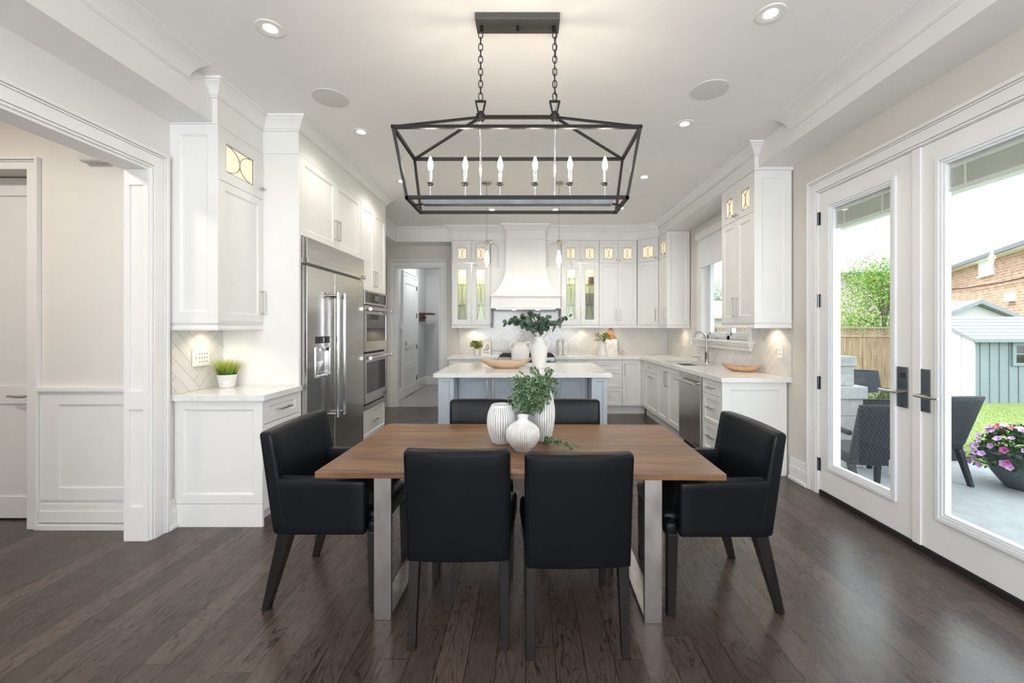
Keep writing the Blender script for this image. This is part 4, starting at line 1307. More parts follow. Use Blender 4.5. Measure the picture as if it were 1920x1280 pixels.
for x0, x1 in ((-0.585, -0.33), (0.33, 0.588)): m.box(x0, 0.004, 1.71, x1, 0.02, 2.86)
m.box(-0.585, 0.02, 1.71, 0.588, 0.358, 2.86)
m.build('back_panel', M['cab'], h)

# ---- base cabinets, range wall
BF = 6.79
cabinet('base_cabinet', 'white base cabinet between the mudroom doorway and the range', (-1.278, BF, 0), 0, 0.795, 0.62, 0.135, 0.887,
        [('drawer', 0.01, 0.785, 0.70, 0.882, ('h', 0.40, 0.79, 0.16)), ('door', 0.01, 0.398, 0.14, 0.697, ('v', 0.36, 0.56, 0.19)), ('door', 0.398, 0.785, 0.14, 0.697, ('v', 0.436, 0.56, 0.19))], toe=0.135)
cabinet('base_cabinet', 'narrow white pull-out base cabinet beside the range under the soap bottles', (0.438, BF, 0), 0, 0.18, 0.62, 0.135, 0.887, [('door', 0, 0.18, 0.14, 0.882, None)], toe=0.135)
cabinet('base_cabinet', 'white base cabinet between the narrow pull-out and the drawer stack', (0.62, BF, 0), 0, 0.315, 0.62, 0.135, 0.887, [('door', 0, 0.315, 0.14, 0.882, ('v', 0.28, 0.76, 0.19))], toe=0.135)
cabinet('drawer_cabinet', 'white three drawer base cabinet under the jug of greens', (0.937, BF, 0), 0, 0.578, 0.62, 0.135, 0.887,
        [('drawer', 0, 0.578, 0.72, 0.882, ('h', 0.29, 0.80, 0.16)), ('drawer', 0, 0.578, 0.43, 0.718, ('h', 0.29, 0.61, 0.16)), ('drawer', 0, 0.578, 0.14, 0.428, ('h', 0.29, 0.31, 0.16))], toe=0.135)
cc = cabinet('base_cabinet', 'white single door base cabinet in the inner corner of the range wall', (1.517, BF, 0), 0, 0.336, 0.62, 0.135, 0.887, [('door', 0, 0.30, 0.14, 0.882, ('v', 0.035, 0.72, 0.19)), ('flat', 0.30, 0.317, 0.14, 0.882, None)], toe=0.135)
m = MB(); m.box(0.334, 0.075, 0, 0.3925, 0.09, 0.134); m.build('toe_kick', M['cab'], cc)
# ---- base cabinets, sink wall (x runs towards the viewer)
SX = 1.835
cabinet('base_cabinet', 'narrow white corner filler cabinet on the sink wall', (SX, 6.80, 0), -P2, 0.178, 0.612, 0.135, 0.887, [('flat', 0, 0.03, 0.14, 0.882, None), ('door', 0.03, 0.178, 0.14, 0.882, None)], toe=0.135)
cabinet('base_cabinet', 'white pull-out bin cabinet with two horizontal handles', (SX, 6.62, 0), -P2, 0.618, 0.612, 0.135, 0.887,
        [('drawer', 0, 0.618, 0.725, 0.882, ('h', 0.31, 0.80, 0.16)), ('door', 0, 0.618, 0.14, 0.723, ('h', 0.31, 0.66, 0.16))], toe=0.135)
sc = cabinet('base_cabinet', 'white two door base cabinet under the sink', (SX, 6.0, 0), -P2, 0.918, 0.612, 0.135, 0.70,
        [('door', 0, 0.45, 0.14, 0.882, ('v', 0.415, 0.72, 0.20)), ('door', 0.45, 0.895, 0.14, 0.882, ('v', 0.485, 0.72, 0.20)), ('flat', 0.895, 0.918, 0.14, 0.882, None)], toe=0.135)
dwl = thing('dishwasher', 'stainless steel dishwasher with bar handle beside the sink cabinet', 'dishwasher', (SX - 0.02, 5.072, 0), -P2)
m = MB(); m.box(0, 0.03, 0.10, 0.63, 0.60, 0.885); m.build('body', M['dark'], dwl)
m = MB(); m.box(0.003, 0.0, 0.105, 0.627, 0.03, 0.884); dd = m.build('dishwasher_door', M['steel'], dwl, bevel=0.004)
m = MB(); m.tube([(0.02, -0.06, 0.80), (0.61, -0.06, 0.80)], 0.016, 14)
for x in (0.06, 0.57): m.tube([(x, 0, 0.80), (x, -0.06, 0.80)], 0.012, 12)
m.build('handle', M['satin'], dd, smooth=40)
m = MB(); m.box(0.47, -0.002, 0.13, 0.60, 0.0, 0.155); m.build('badge', M['gun'], dd)
m = MB(); m.box(0.005, 0.06, 0.005, 0.625, 0.10, 0.10); m.build('toe_grille', M['dark'], dwl)
dc = cabinet('drawer_cabinet', 'white three drawer base cabinet at the end of the sink run beside the glass doors', (SX, 4.436, 0), -P2, 0.436, 0.612, 0.135, 0.887,
        [('flat', 0, 0.018, 0.14, 0.882, None), ('drawer', 0.018, 0.43, 0.73, 0.882, ('h', 0.23, 0.80, 0.16)), ('drawer', 0.018, 0.43, 0.432, 0.728, ('h', 0.23, 0.60, 0.16)), ('drawer', 0.018, 0.43, 0.14, 0.43, ('h', 0.23, 0.31, 0.16))], toe=0.135)
end_panel(dc, 0.454, 0.0, P2, 0.612, 0, 0.887, fr=0.075, plinth=0.163)

# ---- worktops
m = MB(); m.box(-1.30, 6.76, 0.888, -0.481, YB - 0.009, 0.93)
tag(m.build('worktop', M['quartz'], bevel=0.002), 'white quartz worktop between the mudroom doorway and the range', 'worktop')
m = MB()
m.box(0.438, 6.76, 0.888, XR - 0.009, YB - 0.009, 0.93); m.box(1.81, 6.0, 0.888, XR - 0.009, 6.76, 0.93); m.box(1.81, 5.2, 0.888, 1.93, 6.0, 0.93); m.box(2.30, 5.2, 0.888, XR - 0.009, 6.0, 0.93); m.box(1.81, 3.938, 0.888, XR - 0.009, 5.2, 0.93); m.box(XR - 0.009, 3.938, 0.888, XR, 3.925, 0.93)
bmesh.ops.remove_doubles(m.bm, verts=m.bm.verts, dist=1e-4)
tag(m.build('worktop', M['quartz']), 'long white quartz worktop turning the corner past the sink', 'worktop')
s = thing('sink', 'double bowl undermount stainless sink below the window', 'sink', (0, 0, 0))
m = MB()
for a, b in ((5.2, 5.585), (5.615, 6.0)):
    m.box(1.93, a, 0.715, 2.30, b, 0.72); m.box(1.925, a, 0.72, 1.93, b, 0.8875); m.box(2.30, a, 0.72, 2.305, b, 0.8875)
m.box(1.925, 5.195, 0.715, 2.305, 5.2, 0.8875); m.box(1.925, 6.0, 0.715, 2.305, 6.005, 0.8875); m.box(1.93, 5.585, 0.715, 2.30, 5.615, 0.87)
m.build('basin', M['steel'], s)
for y in (5.39, 5.81):
    m = MB(); m.lathe([(0.04, 0.722), (0.03, 0.7235), (0, 0.721)], (2.12, y, 0), 20); m.build('drain', M['chrome'], s)

f = thing('faucet', 'brushed gooseneck kitchen faucet behind the sink', 'faucet', (2.375, 5.60, 0.93))
m = MB(); m.lathe([(0, 0), (0.031, 0), (0.031, 0.012), (0.024, 0.016), (0.024, 0.125), (0.027, 0.13), (0.027, 0.15), (0.017, 0.158), (0, 0.158)], (0, 0, 0), 24); m.build('base', M['nickel'], f, smooth=40)
pts = [(0, 0, 0.15), (0, 0, 0.28)]
for i in range(1, 13):
    a = pi * i / 12 * 0.93
    pts.append((-0.098 + 0.098 * cos(a), -0.0, 0.30 + 0.112 * sin(a)))
m = MB(); m.tube(pts, 0.0135, 14); m.build('spout', M['nickel'], f, smooth=50)
e = Vector(pts[-1]); dv = (Vector(pts[-1]) - Vector(pts[-2])).normalized()
m = MB(); m.tube([e, e + dv * 0.05, e + dv * 0.06, e + dv * 0.10], [0.0155, 0.0165, 0.020, 0.023], 14); m.build('spray_head', M['chrome'], f, smooth=40)
m = MB(); m.tube([(0.0, -0.02, 0.11), (0.0, -0.05, 0.11)], 0.012, 12); m.tube([(0.0, -0.046, 0.11), (0.02, -0.05, 0.15), (0.005, -0.055, 0.19)], [0.009, 0.007, 0.006], 10); m.build('lever', M['nickel'], f, smooth=50)
f = thing('soap_dispenser', 'short nickel soap dispenser beside the faucet', 'soap dispenser', (2.35, 5.77, 0.93))
m = MB(); m.lathe([(0, 0), (0.022, 0), (0.022, 0.008), (0.012, 0.012), (0.012, 0.045), (0.019, 0.048), (0.019, 0.075), (0, 0.078)], (0, 0, 0), 18); m.build('base', M['nickel'], f, smooth=40)
m = MB(); m.tube([(-0.01, 0, 0.066), (-0.085, -0.0, 0.070), (-0.10, 0, 0.055)], 0.006, 8); m.build('spout', M['nickel'], f, smooth=50)

r = thing('range', 'stainless steel range with black cast grates below the hood', 'range', (-0.478, 6.75, 0))
m = MB(); m.box(0.002, 0.03, 0.08, 0.910, 0.66, 0.905); m.build('body', M['steel'], r, bevel=0.003)
m = MB(); m.box(0.004, 0.0, 0.80, 0.908, 0.035, 0.925); pnl = m.build('control_panel', M['steel'], r, bevel=0.004)
for k in range(6):
    m = MB(); m.tube([(0.1 + k * 0.142, 0.0, 0.86), (0.1 + k * 0.142, -0.03, 0.86)], 0.022, 16); m.build('knob', M['gun'], pnl, smooth=40)
m = MB(); m.box(0.01, 0.0, 0.20, 0.904, 0.03, 0.78); od = m.build('oven_door', M['steel'], r, bevel=0.003)
m = MB(); m.tube([(0.04, -0.05, 0.72), (0.87, -0.05, 0.72)], 0.015, 12)
for x in (0.1, 0.81): m.tube([(x, 0, 0.72), (x, -0.05, 0.72)], 0.011, 10)
m.build('handle', M['chrome'], od, smooth=40)
m = MB(); m.box(0.02, 0.04, 0.904, 0.892, 0.64, 0.918); m.build('cooktop', M['blackmetal'], r)
for k in range(3):
    m = MB(); a = 0.03 + k * 0.287
    for x in (a, a + 0.135, a + 0.27): m.box(x, 0.06, 0.935, x + 0.014, 0.62, 0.958)
    for y in (0.06, 0.2, 0.33, 0.47, 0.606): m.box(a, y, 0.935, a + 0.284, y + 0.014, 0.958)
    for x in (a, a + 0.27):
        for y in (0.06, 0.606): m.box(x, y, 0.918, x + 0.014, y + 0.014, 0.94)
    m.build('grate', M['blackmetal'], r)
    for y in (0.2, 0.48):
        m = MB(); m.lathe([(0, 0.93), (0.04, 0.93), (0.045, 0.918)], (a + 0.142, y, 0), 16); m.build('burner', M['blackmetal'], r)

# ---- island
isl = thing('kitchen_island', 'light grey kitchen island, tinted with daylight blue, with panelled corner posts', 'kitchen island', (-0.055, 4.31, 0))
m = MB(); m.box(-0.72, 0.33, 0.10, 0.72, 1.28, 0.885); m.box(-0.70, 0.40, 0, 0.70, 1.20, 0.10); m.build('body', M['island'], isl)
for sx in (-1, 1):
    m = MB()
    x0, x1 = (-0.872, -0.712) if sx < 0 else (0.712, 0.872)
    m.shaker(x0, x1, 0.0, 0.885, 0.035, 0.02, 0.038, 0.009, 0.012)
    m.box(x0, 0.054, 0, x1, 1.28, 0.885)
    m.build('post', M['island'], isl, bevel=0.001)
xs = [-0.708, -0.354, 0.0, 0.354, 0.708]
for i in range(4):
    m = MB(); m.shaker(xs[i] + 0.002, xs[i + 1] - 0.002, 0.105, 0.88, 0.308, 0.02); d = m.build('door', M['island'], isl)
    hx = xs[i + 1] - 0.035 if i % 2 == 0 else xs[i] + 0.035
    bar_handle(d, hx, 0.735, 0.20, True, 0.308)
m = MB(); m.box(-0.915, 0.0, 0.887, 0.915, 1.32, 0.93)
tag(m.build('worktop', M['quartz'], bevel=0.003), 'white quartz top of the kitchen island', 'worktop')
bpy.data.objects['worktop.003'].location = (-0.055, 4.31, 0)

# ---- wall plates
def plate(label, P, u, z, w, h, kind):
    o = thing('wall_outlet', label, 'outlet', (0, 0, 0))
    m = MB(); m.box(*P(u - w / 2, 0.010, z - h / 2), *P(u + w / 2, 0.017, z + h / 2)); m.build('cover_plate', M['plate'], o, bevel=0.002)
    m = MB()
    for du, dz in kind:
        m.box(*P(u + du - 0.0035, 0.0165, z + dz - 0.0045), *P(u + du + 0.0035, 0.0178, z + dz + 0.0045))
    m.build('socket', M['dark'], o)
    return o
four = [(a + b, c_) for a in (-0.005, 0.045) for b in (-0.012, 0.012) for c_ in (-0.03, 0, 0.03)] + [(-0.05, 0)]
plate('wide white outlet plate on the tile beside the grass pot', PL, 3.19, 1.172, 0.165, 0.125, four)
plate('white outlet plate on the tile between long wooden bowl and glass doors', PR, 4.085, 1.163, 0.075, 0.12, [(-0.006, 0.02), (0.006, 0.02), (-0.006, -0.02), (0.006, -0.02)])
plate('white switch plate on the tile near the inner corner', PR, 6.63, 1.165, 0.075, 0.12, [(0, 0)])

# ---- roller shade
s = thing('window_shade', 'white banded roller shade pulled part way down the sink window', 'window shade', (0, 0, 0))
m = MB(); m.rbox((2.400, 5.335, 2.675), (0.06, 1.33, 0.11), 0.02, n=2); m.build('cassette', M['trim'], s, smooth=50)
m = MB()
z = 2.625
k = 0
while z > 2.25:
    zb = max(z - 0.068, 2.245)
    m.hexa([(2.418, 4.71, zb), (2.424, 4.71, zb), (2.424, 5.96, zb), (2.418, 5.96, zb)], [(2.409, 4.71, z), (2.415, 4.71, z), (2.415, 5.96, z), (2.409, 5.96, z)])
    z = zb + 0.002
    if zb <= 2.246: break
m.build('fabric', M['shade'], s)
m = MB(); m.tube([(2.421, 4.71, 2.243), (2.421, 5.96, 2.243)], 0.011, 10); m.build('bottom_bar', M['trim'], s, smooth=50)

# ================================================================== DINING TABLE AND CHAIRS
TR = radians(-1.0)
t = thing('dining_table', 'brown walnut dining table on two flat steel frame legs', 'dining table', (-0.032, 2.362, 0), TR)
m = MB(); m.box(-0.922, -0.478, 0.721, 0.922, 0.478, 0.75); m.build('tabletop', M['tablewood'], t, bevel=0.0025)
for sx in (-1, 1):
    m = MB()
    x0, x1 = (-0.700, -0.617) if sx < 0 else (0.590, 0.673)
    m.box(x0, -0.358, 0, x1, -0.338, 0.721); m.box(x0, 0.338, 0, x1, 0.358, 0.721)
    m.box(x0, -0.338, 0, x1, 0.338, 0.02); m.box(x0, -0.338, 0.695, x1, 0.338, 0.721)
    m.build('leg', M['legsteel'], t, bevel=0.002)

def leg(par, p0, p1, a, b):
    m = MB(); m.post(p1, b, b, p0, a, a)
    l = m.build('leg', M['legwood'], par, bevel=0.003)
    g = MB(); g.lathe([(0, 0), (b * 0.36, 0), (b * 0.36, 0.004), (0, 0.004)], (p1[0], p1[1], 0), 12)
    g.build('glide', M['rubber'], l)
    return l

def dining_chair(label, loc, rz, group=None):
    c = thing('dining_chair', label, 'chair', loc, rz, group)
    m = MB()
    def bend(x, y, z):
        w = 1 + 0.02 * (z + 0.25)
        puff = 0.006 * (1 - (x / 0.23) ** 2) * (1 - (z / 0.26) ** 2) * (1 if y > 0 else 0.4)
        return (x * w, y - 0.10 * (z + 0.255) - 0.016 * (1 - (x / 0.2275) ** 2) * (0.5 + z + 0.25) * 1.7 + (puff if y > 0 else -puff), z)
    m.rbox((0, 0.0, 0.632), (0.452, 0.070, 0.500), 0.02, bend, 8)
    b = m.build('backrest', M['leather'], c, smooth=60)
    m = MB()
    for sx in (-1, 1):
        pts = []
        for k in range(13):
            z = -0.24 + 0.47 * k / 12
            p = bend(sx * 0.2165, -0.034, z); pts.append((p[0], p[1] + 0.0, p[2] + 0.632))
        m.tube(pts, 0.0032, 6)
    pts = []
    for k in range(15):
        x = -0.2165 + 0.433 * k / 14
        p = bend(x, -0.036, 0.238); pts.append((p[0], p[1], p[2] + 0.632))
    m.tube(pts, 0.0032, 6)
    m.build('piping', M['leather'], b, smooth=60)
    m = MB()
    def seat(x, y, z):
        w = 0.90 + 0.22 * (y + 0.24)
        return (x * w, y, z + (0.022 * (1 - (x / 0.26) ** 2) * (1 - (y / 0.26) ** 2) if z > 0 else 0))
    m.rbox((0, 0.275, 0.425), (0.49, 0.48, 0.115), 0.026, seat, 8)
    m.build('seat', M['leather'], c, smooth=60)
    for sx in (-1, 1):
        leg(c, (sx * 0.198, 0.012, 0.39), (sx * 0.203, -0.022, 0), 0.046, 0.034)
        leg(c, (sx * 0.205, 0.475, 0.38), (sx * 0.205, 0.478, 0), 0.046, 0.034)
    return c

def armchair(label, loc, rz, group=None):
    c = thing('dining_armchair', label, 'armchair', loc, rz, group)
    m = MB()
    def bend(x, y, z):
        s_ = z + 0.25
        up = min(1, max(0, s_ / 0.30))
        yy = y * (1 - 0.22 * s_ / 0.5) - 0.155 * s_ - 0.026 * (1 - (x / 0.29) ** 2) * up
        puff = 0.010 * (1 - (x / 0.29) ** 2) * max(0, 1 - ((z - 0.13) / 0.13) ** 2)
        return (x, yy + (puff if y > 0 else 0), z)
    m.rbox((0, 0.024, 0.637), (0.582, 0.085, 0.502), 0.02, bend, 9)
    b = m.build('backrest', M['leather'], c, smooth=60)
    m = MB()
    for sx in (-1, 1):
        pts = []
        for k in range(9):
            p = bend(sx * 0.280, 0.033, 0.03 + 0.205 * k / 8); pts.append((p[0], p[1] + 0.024, p[2] + 0.637))
        m.tube(pts, 0.0034, 6)
    pts = [(p[0], p[1] + 0.024, p[2] + 0.637) for p in (bend(-0.272 + 0.544 * k / 14, 0.034, 0.240) for k in range(15))]
    m.tube(pts, 0.0034, 6)
    m.build('piping', M['leather'], b, smooth=60)
    for sx in (-1, 1):
        m = MB()
        def arm(x, y, z):
            f = (0.217 - y) / 0.434
            zz = z + (0.012 * f if z > 0 else 0)
            return (x, y - (0.17 * (z + 0.13) if y < 0 else 0) * min(1, max(0, (0.02 - y) / 0.2)), zz)
        m.rbox((sx * 0.255, 0.217, 0.518), (0.07, 0.434, 0.268), 0.016, arm, 8)
        m.build('armrest', M['leather'], c, smooth=60)
    m = MB()
    def seat(x, y, z):
        return (x, y, z + (0.02 * (1 - (x / 0.24) ** 2) * (1 - (y / 0.25) ** 2) if z > 0 else 0))
    m.rbox((0, 0.265, 0.428), (0.436, 0.47, 0.10), 0.03, seat, 8)
    m.build('seat', M['leather'], c, smooth=60)
    m = MB(); m.rbox((0, 0.470, 0.418), (0.56, 0.062, 0.075), 0.024, None, 6); m.build('seat_front', M['leather'], c, smooth=60)
    for sx in (-1, 1):
        leg(c, (sx * 0.238, 0.032, 0.40), (sx * 0.245, -0.072, 0), 0.066, 0.036)
        leg(c, (sx * 0.258, 0.465, 0.40), (sx * 0.258, 0.470, 0), 0.05, 0.04)
    return c

CG = 'black leather dining chairs'
dining_chair('black leather chair with its back to the viewer, nearer the refrigerator', (-0.303, 1.862, 0), radians(0.3), CG)
dining_chair('black leather chair with its back to the viewer, nearer the glass doors', (0.212, 1.812, 0), radians(1.4), CG)
dining_chair('black leather chair facing the viewer across the table, behind the short ribbed vase', (-0.332, 2.992, 0), pi, CG)
dining_chair('black leather chair facing the viewer across the table, behind the tall ribbed vase', (0.288, 2.992, 0), pi, CG)
AG = 'black leather armchairs at the table ends'
armchair('black leather armchair at the table end beside the refrigerator', (-1.230, 2.345, 0), -pi / 2, AG)
armchair('black leather armchair at the table end beside the glass doors', (1.168, 2.322, 0), pi / 2, AG)

# ================================================================== CENTREPIECE
TZ = 0.7502
def ribbed_vase(label, loc, prof, ribs, amp, ribz, n):
    m = MB()
    g = m.layer('groove')
    m.lathe(prof, (0, 0, 0), n, ribs, amp, ribz, g)
    o = m.build('ribbed_vase', M['ribbed'], None, smooth=70)
    o.location = loc
    return tag(o, label, 'vase', 'ribbed vases on the dining table')
def smoothprof(keys, n=26):
    """profile through (z, r) keys by cubic interpolation"""
    zs = [k[0] for k in keys]; rs = [k[1] for k in keys]
    out = []
    for i in range(n + 1):
        z = zs[0] + (zs[-1] - zs[0]) * i / n
        j = max(q for q in range(len(zs) - 1) if zs[q] <= z + 1e-9)
        t = (z - zs[j]) / (zs[j + 1] - zs[j])
        p0 = rs[max(j - 1, 0)]; p1 = rs[j]; p2 = rs[j + 1]; p3 = rs[min(j + 2, len(rs) - 1)]
        out.append((0.5 * (2 * p1 + (p2 - p0) * t + (2 * p0 - 5 * p1 + 4 * p2 - p3) * t * t + (3 * p1 - p0 - 3 * p2 + p3) * t ** 3), z))
    return out
pf = [(0, 0), (0.050, 0)] + smoothprof([(0.004, 0.054), (0.05, 0.071), (0.11, 0.082), (0.165, 0.077), (0.20, 0.064), (0.212, 0.057)]) + [(0.054, 0.216), (0.049, 0.213), (0.055, 0.18), (0.055, 0.03), (0, 0.03)]
ribbed_vase('short barrel shaped ribbed vase with an open mouth', (-0.151, 2.388, TZ), pf, 34, 0.0042, (0.004, 0.205), 340)
pf = [(0, 0), (0.040, 0)] + smoothprof([(0.003, 0.043), (0.03, 0.068), (0.065, 0.0875), (0.09, 0.0905), (0.115, 0.084), (0.138, 0.062), (0.153, 0.038), (0.16, 0.029)]) + [(0.026, 0.166), (0.026, 0.174), (0.030, 0.183), (0.029, 0.186), (0.022, 0.184), (0.020, 0.165), (0.03, 0.10), (0, 0.05)]
ribbed_vase('round ribbed bottle vase with a narrow neck, nearest the viewer', (-0.027, 2.235, TZ), pf, 54, 0.003, (0.004, 0.152), 432)
pf = [(0, 0), (0.036, 0)] + smoothprof([(0.003, 0.039), (0.06, 0.052), (0.13, 0.0625), (0.19, 0.062), (0.25, 0.052), (0.29, 0.041), (0.302, 0.037)]) + [(0.034, 0.308), (0.029, 0.304), (0.036, 0.26), (0.045, 0.1), (0, 0.03)]
ribbed_vase('tall slim ribbed vase holding the trailing greenery', (0.092, 2.423, TZ), pf, 26, 0.0038, (0.003, 0.298), 312)

def spray(m, lay, rnd, pts, leaf_l, leaf_w, per, spread=1.0, stem_r=0.0012, droop=0.3):
    """stem through pts with pairs of small leaves"""
    P = [Vector(p) for p in pts]
    # resample
    path = []
    for a, b in zip(P, P[1:]):
        k = max(2, int((b - a).length / 0.012))
        for i in range(k): path.append(a.lerp(b, i / k))
    path.append(P[-1])
    for i in range(len(path) - 1):
        d = (path[i + 1] - path[i]).normalized()
        for _ in range(per):
            a = rnd.random() * 2 * pi
            o = d.orthogonal().normalized()
            o = Matrix.Rotation(a, 3, d) @ o
            v = (d * 0.7 + o * spread + Vector((0, 0, rnd.uniform(-droop, droop))))
            m.leafquad(path[i].lerp(path[i + 1], rnd.random()), v, o + Vector((rnd.uniform(-.5, .5),) * 3), leaf_l * rnd.uniform(0.7, 1.25), leaf_w * rnd.uniform(0.7, 1.2), rnd.random(), lay)
    return path

rnd = random.Random(3)
g = thing('trailing_greenery', 'bunch of small leaved trailing greenery spilling from the tall ribbed vase', 'greenery', (0.092, 2.423, TZ))
lv = MB(); lay = lv.layer('tone'); stm = MB()
top = Vector((0, 0, 0.29))
def arc(tip, lift, n=5):
    tip = Vector(tip)
    out = []
    for i in range(n + 1):
        f = i / n
        p = top.lerp(tip, f); p.z += lift * sin(pi * min(1, f * 1.0)) * (1 - f * 0.3)
        out.append(p)
    return out
tips = []
for k in range(125):                                  # towards -X, the bushy side
    while True:
        q = (rnd.uniform(-1, 1), rnd.uniform(-1, 1), rnd.uniform(-1, 1))
        if q[0] ** 2 + q[1] ** 2 + q[2] ** 2 < 1: break
    tips.append(((-0.098 + 0.128 * q[0], -0.068 + 0.07 * q[1], 0.272 + 0.145 * q[2]), rnd.uniform(0.01, 0.05)))
for k in range(14):
    a = rnd.uniform(-1.6, 1.0); rr = rnd.uniform(0.03, 0.085)
    tips.append(((cos(a) * rr, sin(a) * rr - 0.02, 0.29 + rnd.uniform(-0.05, 0.06)), rnd.uniform(0.01, 0.04)))
for k in range(9):
    tips.append(((rnd.uniform(-0.08, 0.06), rnd.uniform(-0.05, 0.04), 0.29 + rnd.uniform(0.07, 0.135)), 0.02))
for k in range(22):                                  # the cascade down between the vases
    tips.append(((rnd.uniform(-0.125, -0.055), rnd.uniform(-0.115, -0.04), rnd.uniform(0.155, 0.24)), rnd.uniform(0.03, 0.08)))
tips += [((-0.205, -0.03, 0.365), 0.03), ((-0.01, -0.07, 0.20), 0.05), ((0.02, -0.08, 0.22), 0.05), ((-0.03, -0.09, 0.175), 0.06)]
for tip, lift in tips:
    pts = arc(tip, lift)
    path = spray(lv, lay, rnd, pts, 0.0155, 0.009, 4, 1.0)
    stm.tube(path[::2] + [path[-1]], 0.0011, 4)
lv.build('leaves', M['box'], g); stm.build('stem', M['stem'], g)
g = thing('greenery_sprig', 'small greenery sprig lying on the tabletop beside the round vase', 'greenery sprig', (0.082, 2.29, TZ))
lv = MB(); lay = lv.layer('tone'); stm = MB()
for tip in ((0.185, -0.045, 0.012), (0.13, -0.02, 0.02), (0.10, -0.05, 0.016), (0.06, -0.03, 0.035), (0.15, -0.055, 0.01), (0.04, 0.0, 0.045)):
    pts = [Vector((0.0, 0.02, 0.012)).lerp(Vector(tip), f) + Vector((0, 0, 0.02 * sin(pi * f))) for f in (0, .25, .5, .75, 1)]
    path = spray(lv, lay, rnd, pts, 0.017, 0.0095, 3, 0.9, droop=0.1)
    stm.tube(path[::2] + [path[-1]], 0.0011, 4)
for v in lv.bm.verts: v.co.z = max(v.co.z, 0.001)
lv.build('leaves', M['box'], g); stm.build('stem', M['stem'], g)

# ================================================================== CHANDELIER
ch = thing('chandelier', 'black open lantern chandelier with six candle bulbs over the dining table', 'chandelier', (-0.057, 2.33, 0))
m = MB(); m.box(-0.23, -0.058, 3.064, 0.23, 0.058, 3.0995); can = m.build('canopy', M['canopy'], ch, bevel=0.002)
m = MB()
for x in (-0.2, 0.0, 0.2): m.tube([(x, 0, 3.064), (x, 0, 3.04)], 0.010 if x else 0.007, 12)
m.build('canopy_stud', M['bronze'], can, smooth=40)
RXh = 0.205
for x in (-RXh, RXh):
    ztop, zbot = 3.035, 2.660
    n = 11
    pitch = (ztop - zbot) / n
    for k in range(n):
        m = MB()
        zc = ztop - pitch * (k + 0.5)
        a, b = 0.0115, pitch * 0.5 + 0.004
        pts = []
        for i in range(16):
            th = 2 * pi * i / 16
            u = a * cos(th); v = b * (abs(sin(th)) ** 0.7) * (1 if sin(th) >= 0 else -1)
            pts.append((x + u, 0, zc + v) if k % 2 == 0 else (x, u, zc + v))
        m.tube(pts, 0.0027, 8, closed=True)
        m.build('chain_link', M['bronze'], ch, smooth=60)
    m = MB()
    m.bar((x - 0.030, 0, 2.650), (x + 0.030, 0, 2.650), 0.010); m.bar((x - 0.027, 0, 2.650), (x - 0.012, 0, 2.585), 0.009); m.bar((x + 0.027, 0, 2.650), (x + 0.012, 0, 2.585), 0.009)
    m.build('hanging_loop', M['bronze'], ch)
    m = MB(); m.lathe([(0, 2.592), (0.014, 2.592), (0.016, 2.582), (0.025, 2.578), (0.026, 2.556), (0.020, 2.546), (0, 2.544)], (x, 0, 0), 20); m.build('hub', M['bronze'], ch, smooth=40)
    m = MB(); m.tube([(x, 0, 2.548), (x, 0, 2.10)], 0.0058, 12); m.build('rod', M['chrome'], ch, smooth=60)
m = MB(); m.tube([(0.21, 0.004, 3.05), (0.213, 0.012, 2.95), (0.203, 0.014, 2.80), (0.210, 0.010, 2.70), (0.222, 0.004, 2.64), (0.205, 0.0, 2.59)], 0.0022, 6); m.build('supply_cord', M['rubber'], ch, smooth=60)
U = [(-0.625, -0.203), (0.625, -0.203), (0.625, 0.203), (-0.625, 0.203)]
Lo = [(-0.572, -0.142), (0.572, -0.142), (0.572, 0.142), (-0.572, 0.142)]
m = MB()
bw = 0.0165
ZU, ZL, ZR = 2.413, 2.076, 2.563
for i in range(4):
    j = (i + 1) % 4
    for Q, z in ((U, ZU), (Lo, ZL)):
        a, b = Vector((*Q[i], z)), Vector((*Q[j], z)); d = (b - a).normalized() * bw / 2
        m.bar(a - d, b + d, bw)
    m.bar((*U[i], ZU), (*Lo[i], ZL), bw * 0.86)
    sx = -RXh if U[i][0] < 0 else RXh
    m.bar((*U[i], ZU), (sx, 0, ZR), bw * 0.72)
m.bar((-RXh, 0, ZR), (RXh, 0, ZR), bw)
m.bar((-0.572, 0, ZL), (-0.515, 0, 2.085), bw * 0.6); m.bar((0.572, 0, ZL), (0.515, 0, 2.085), bw * 0.6)
m.build('cage_frame', M['bronze'], ch)
m = MB(); m.box(-0.52, -0.022, 2.076, 0.52, 0.022, 2.108); m.build('candle_bar', M['bar'], ch, bevel=0.002)
for k in range(6):
    x = -0.4825 + k * 0.193
    m = MB(); m.tube([(x, 0, 2.106), (x, 0, 2.185)], 0.0045, 10); m.lathe([(0, 2.180), (0.010, 2.182), (0.024, 2.192), (0.026, 2.196), (0.020, 2.195), (0, 2.190)], (x, 0, 0), 20)
    m.tube([(x, 0, 2.19), (x, 0, 2.268)], 0.0105, 14)
    c = m.build('candle', M['chrome'], ch, smooth=40)
    m = MB(); m.lathe([(0, 2.266), (0.008, 2.267), (0.0115, 2.275), (0.0145, 2.292), (0.0145, 2.303), (0.011, 2.322), (0.006, 2.337), (0.002, 2.346), (0, 2.348)], (x, 0, 0), 18); m.build('bulb', M['bulb'], c, smooth=80)
    lamp('candle_lamp', 'POINT', (x, 0, 2.305), LP_CANDLE, (1, 0.87, 0.72), 0.02, None, ch)

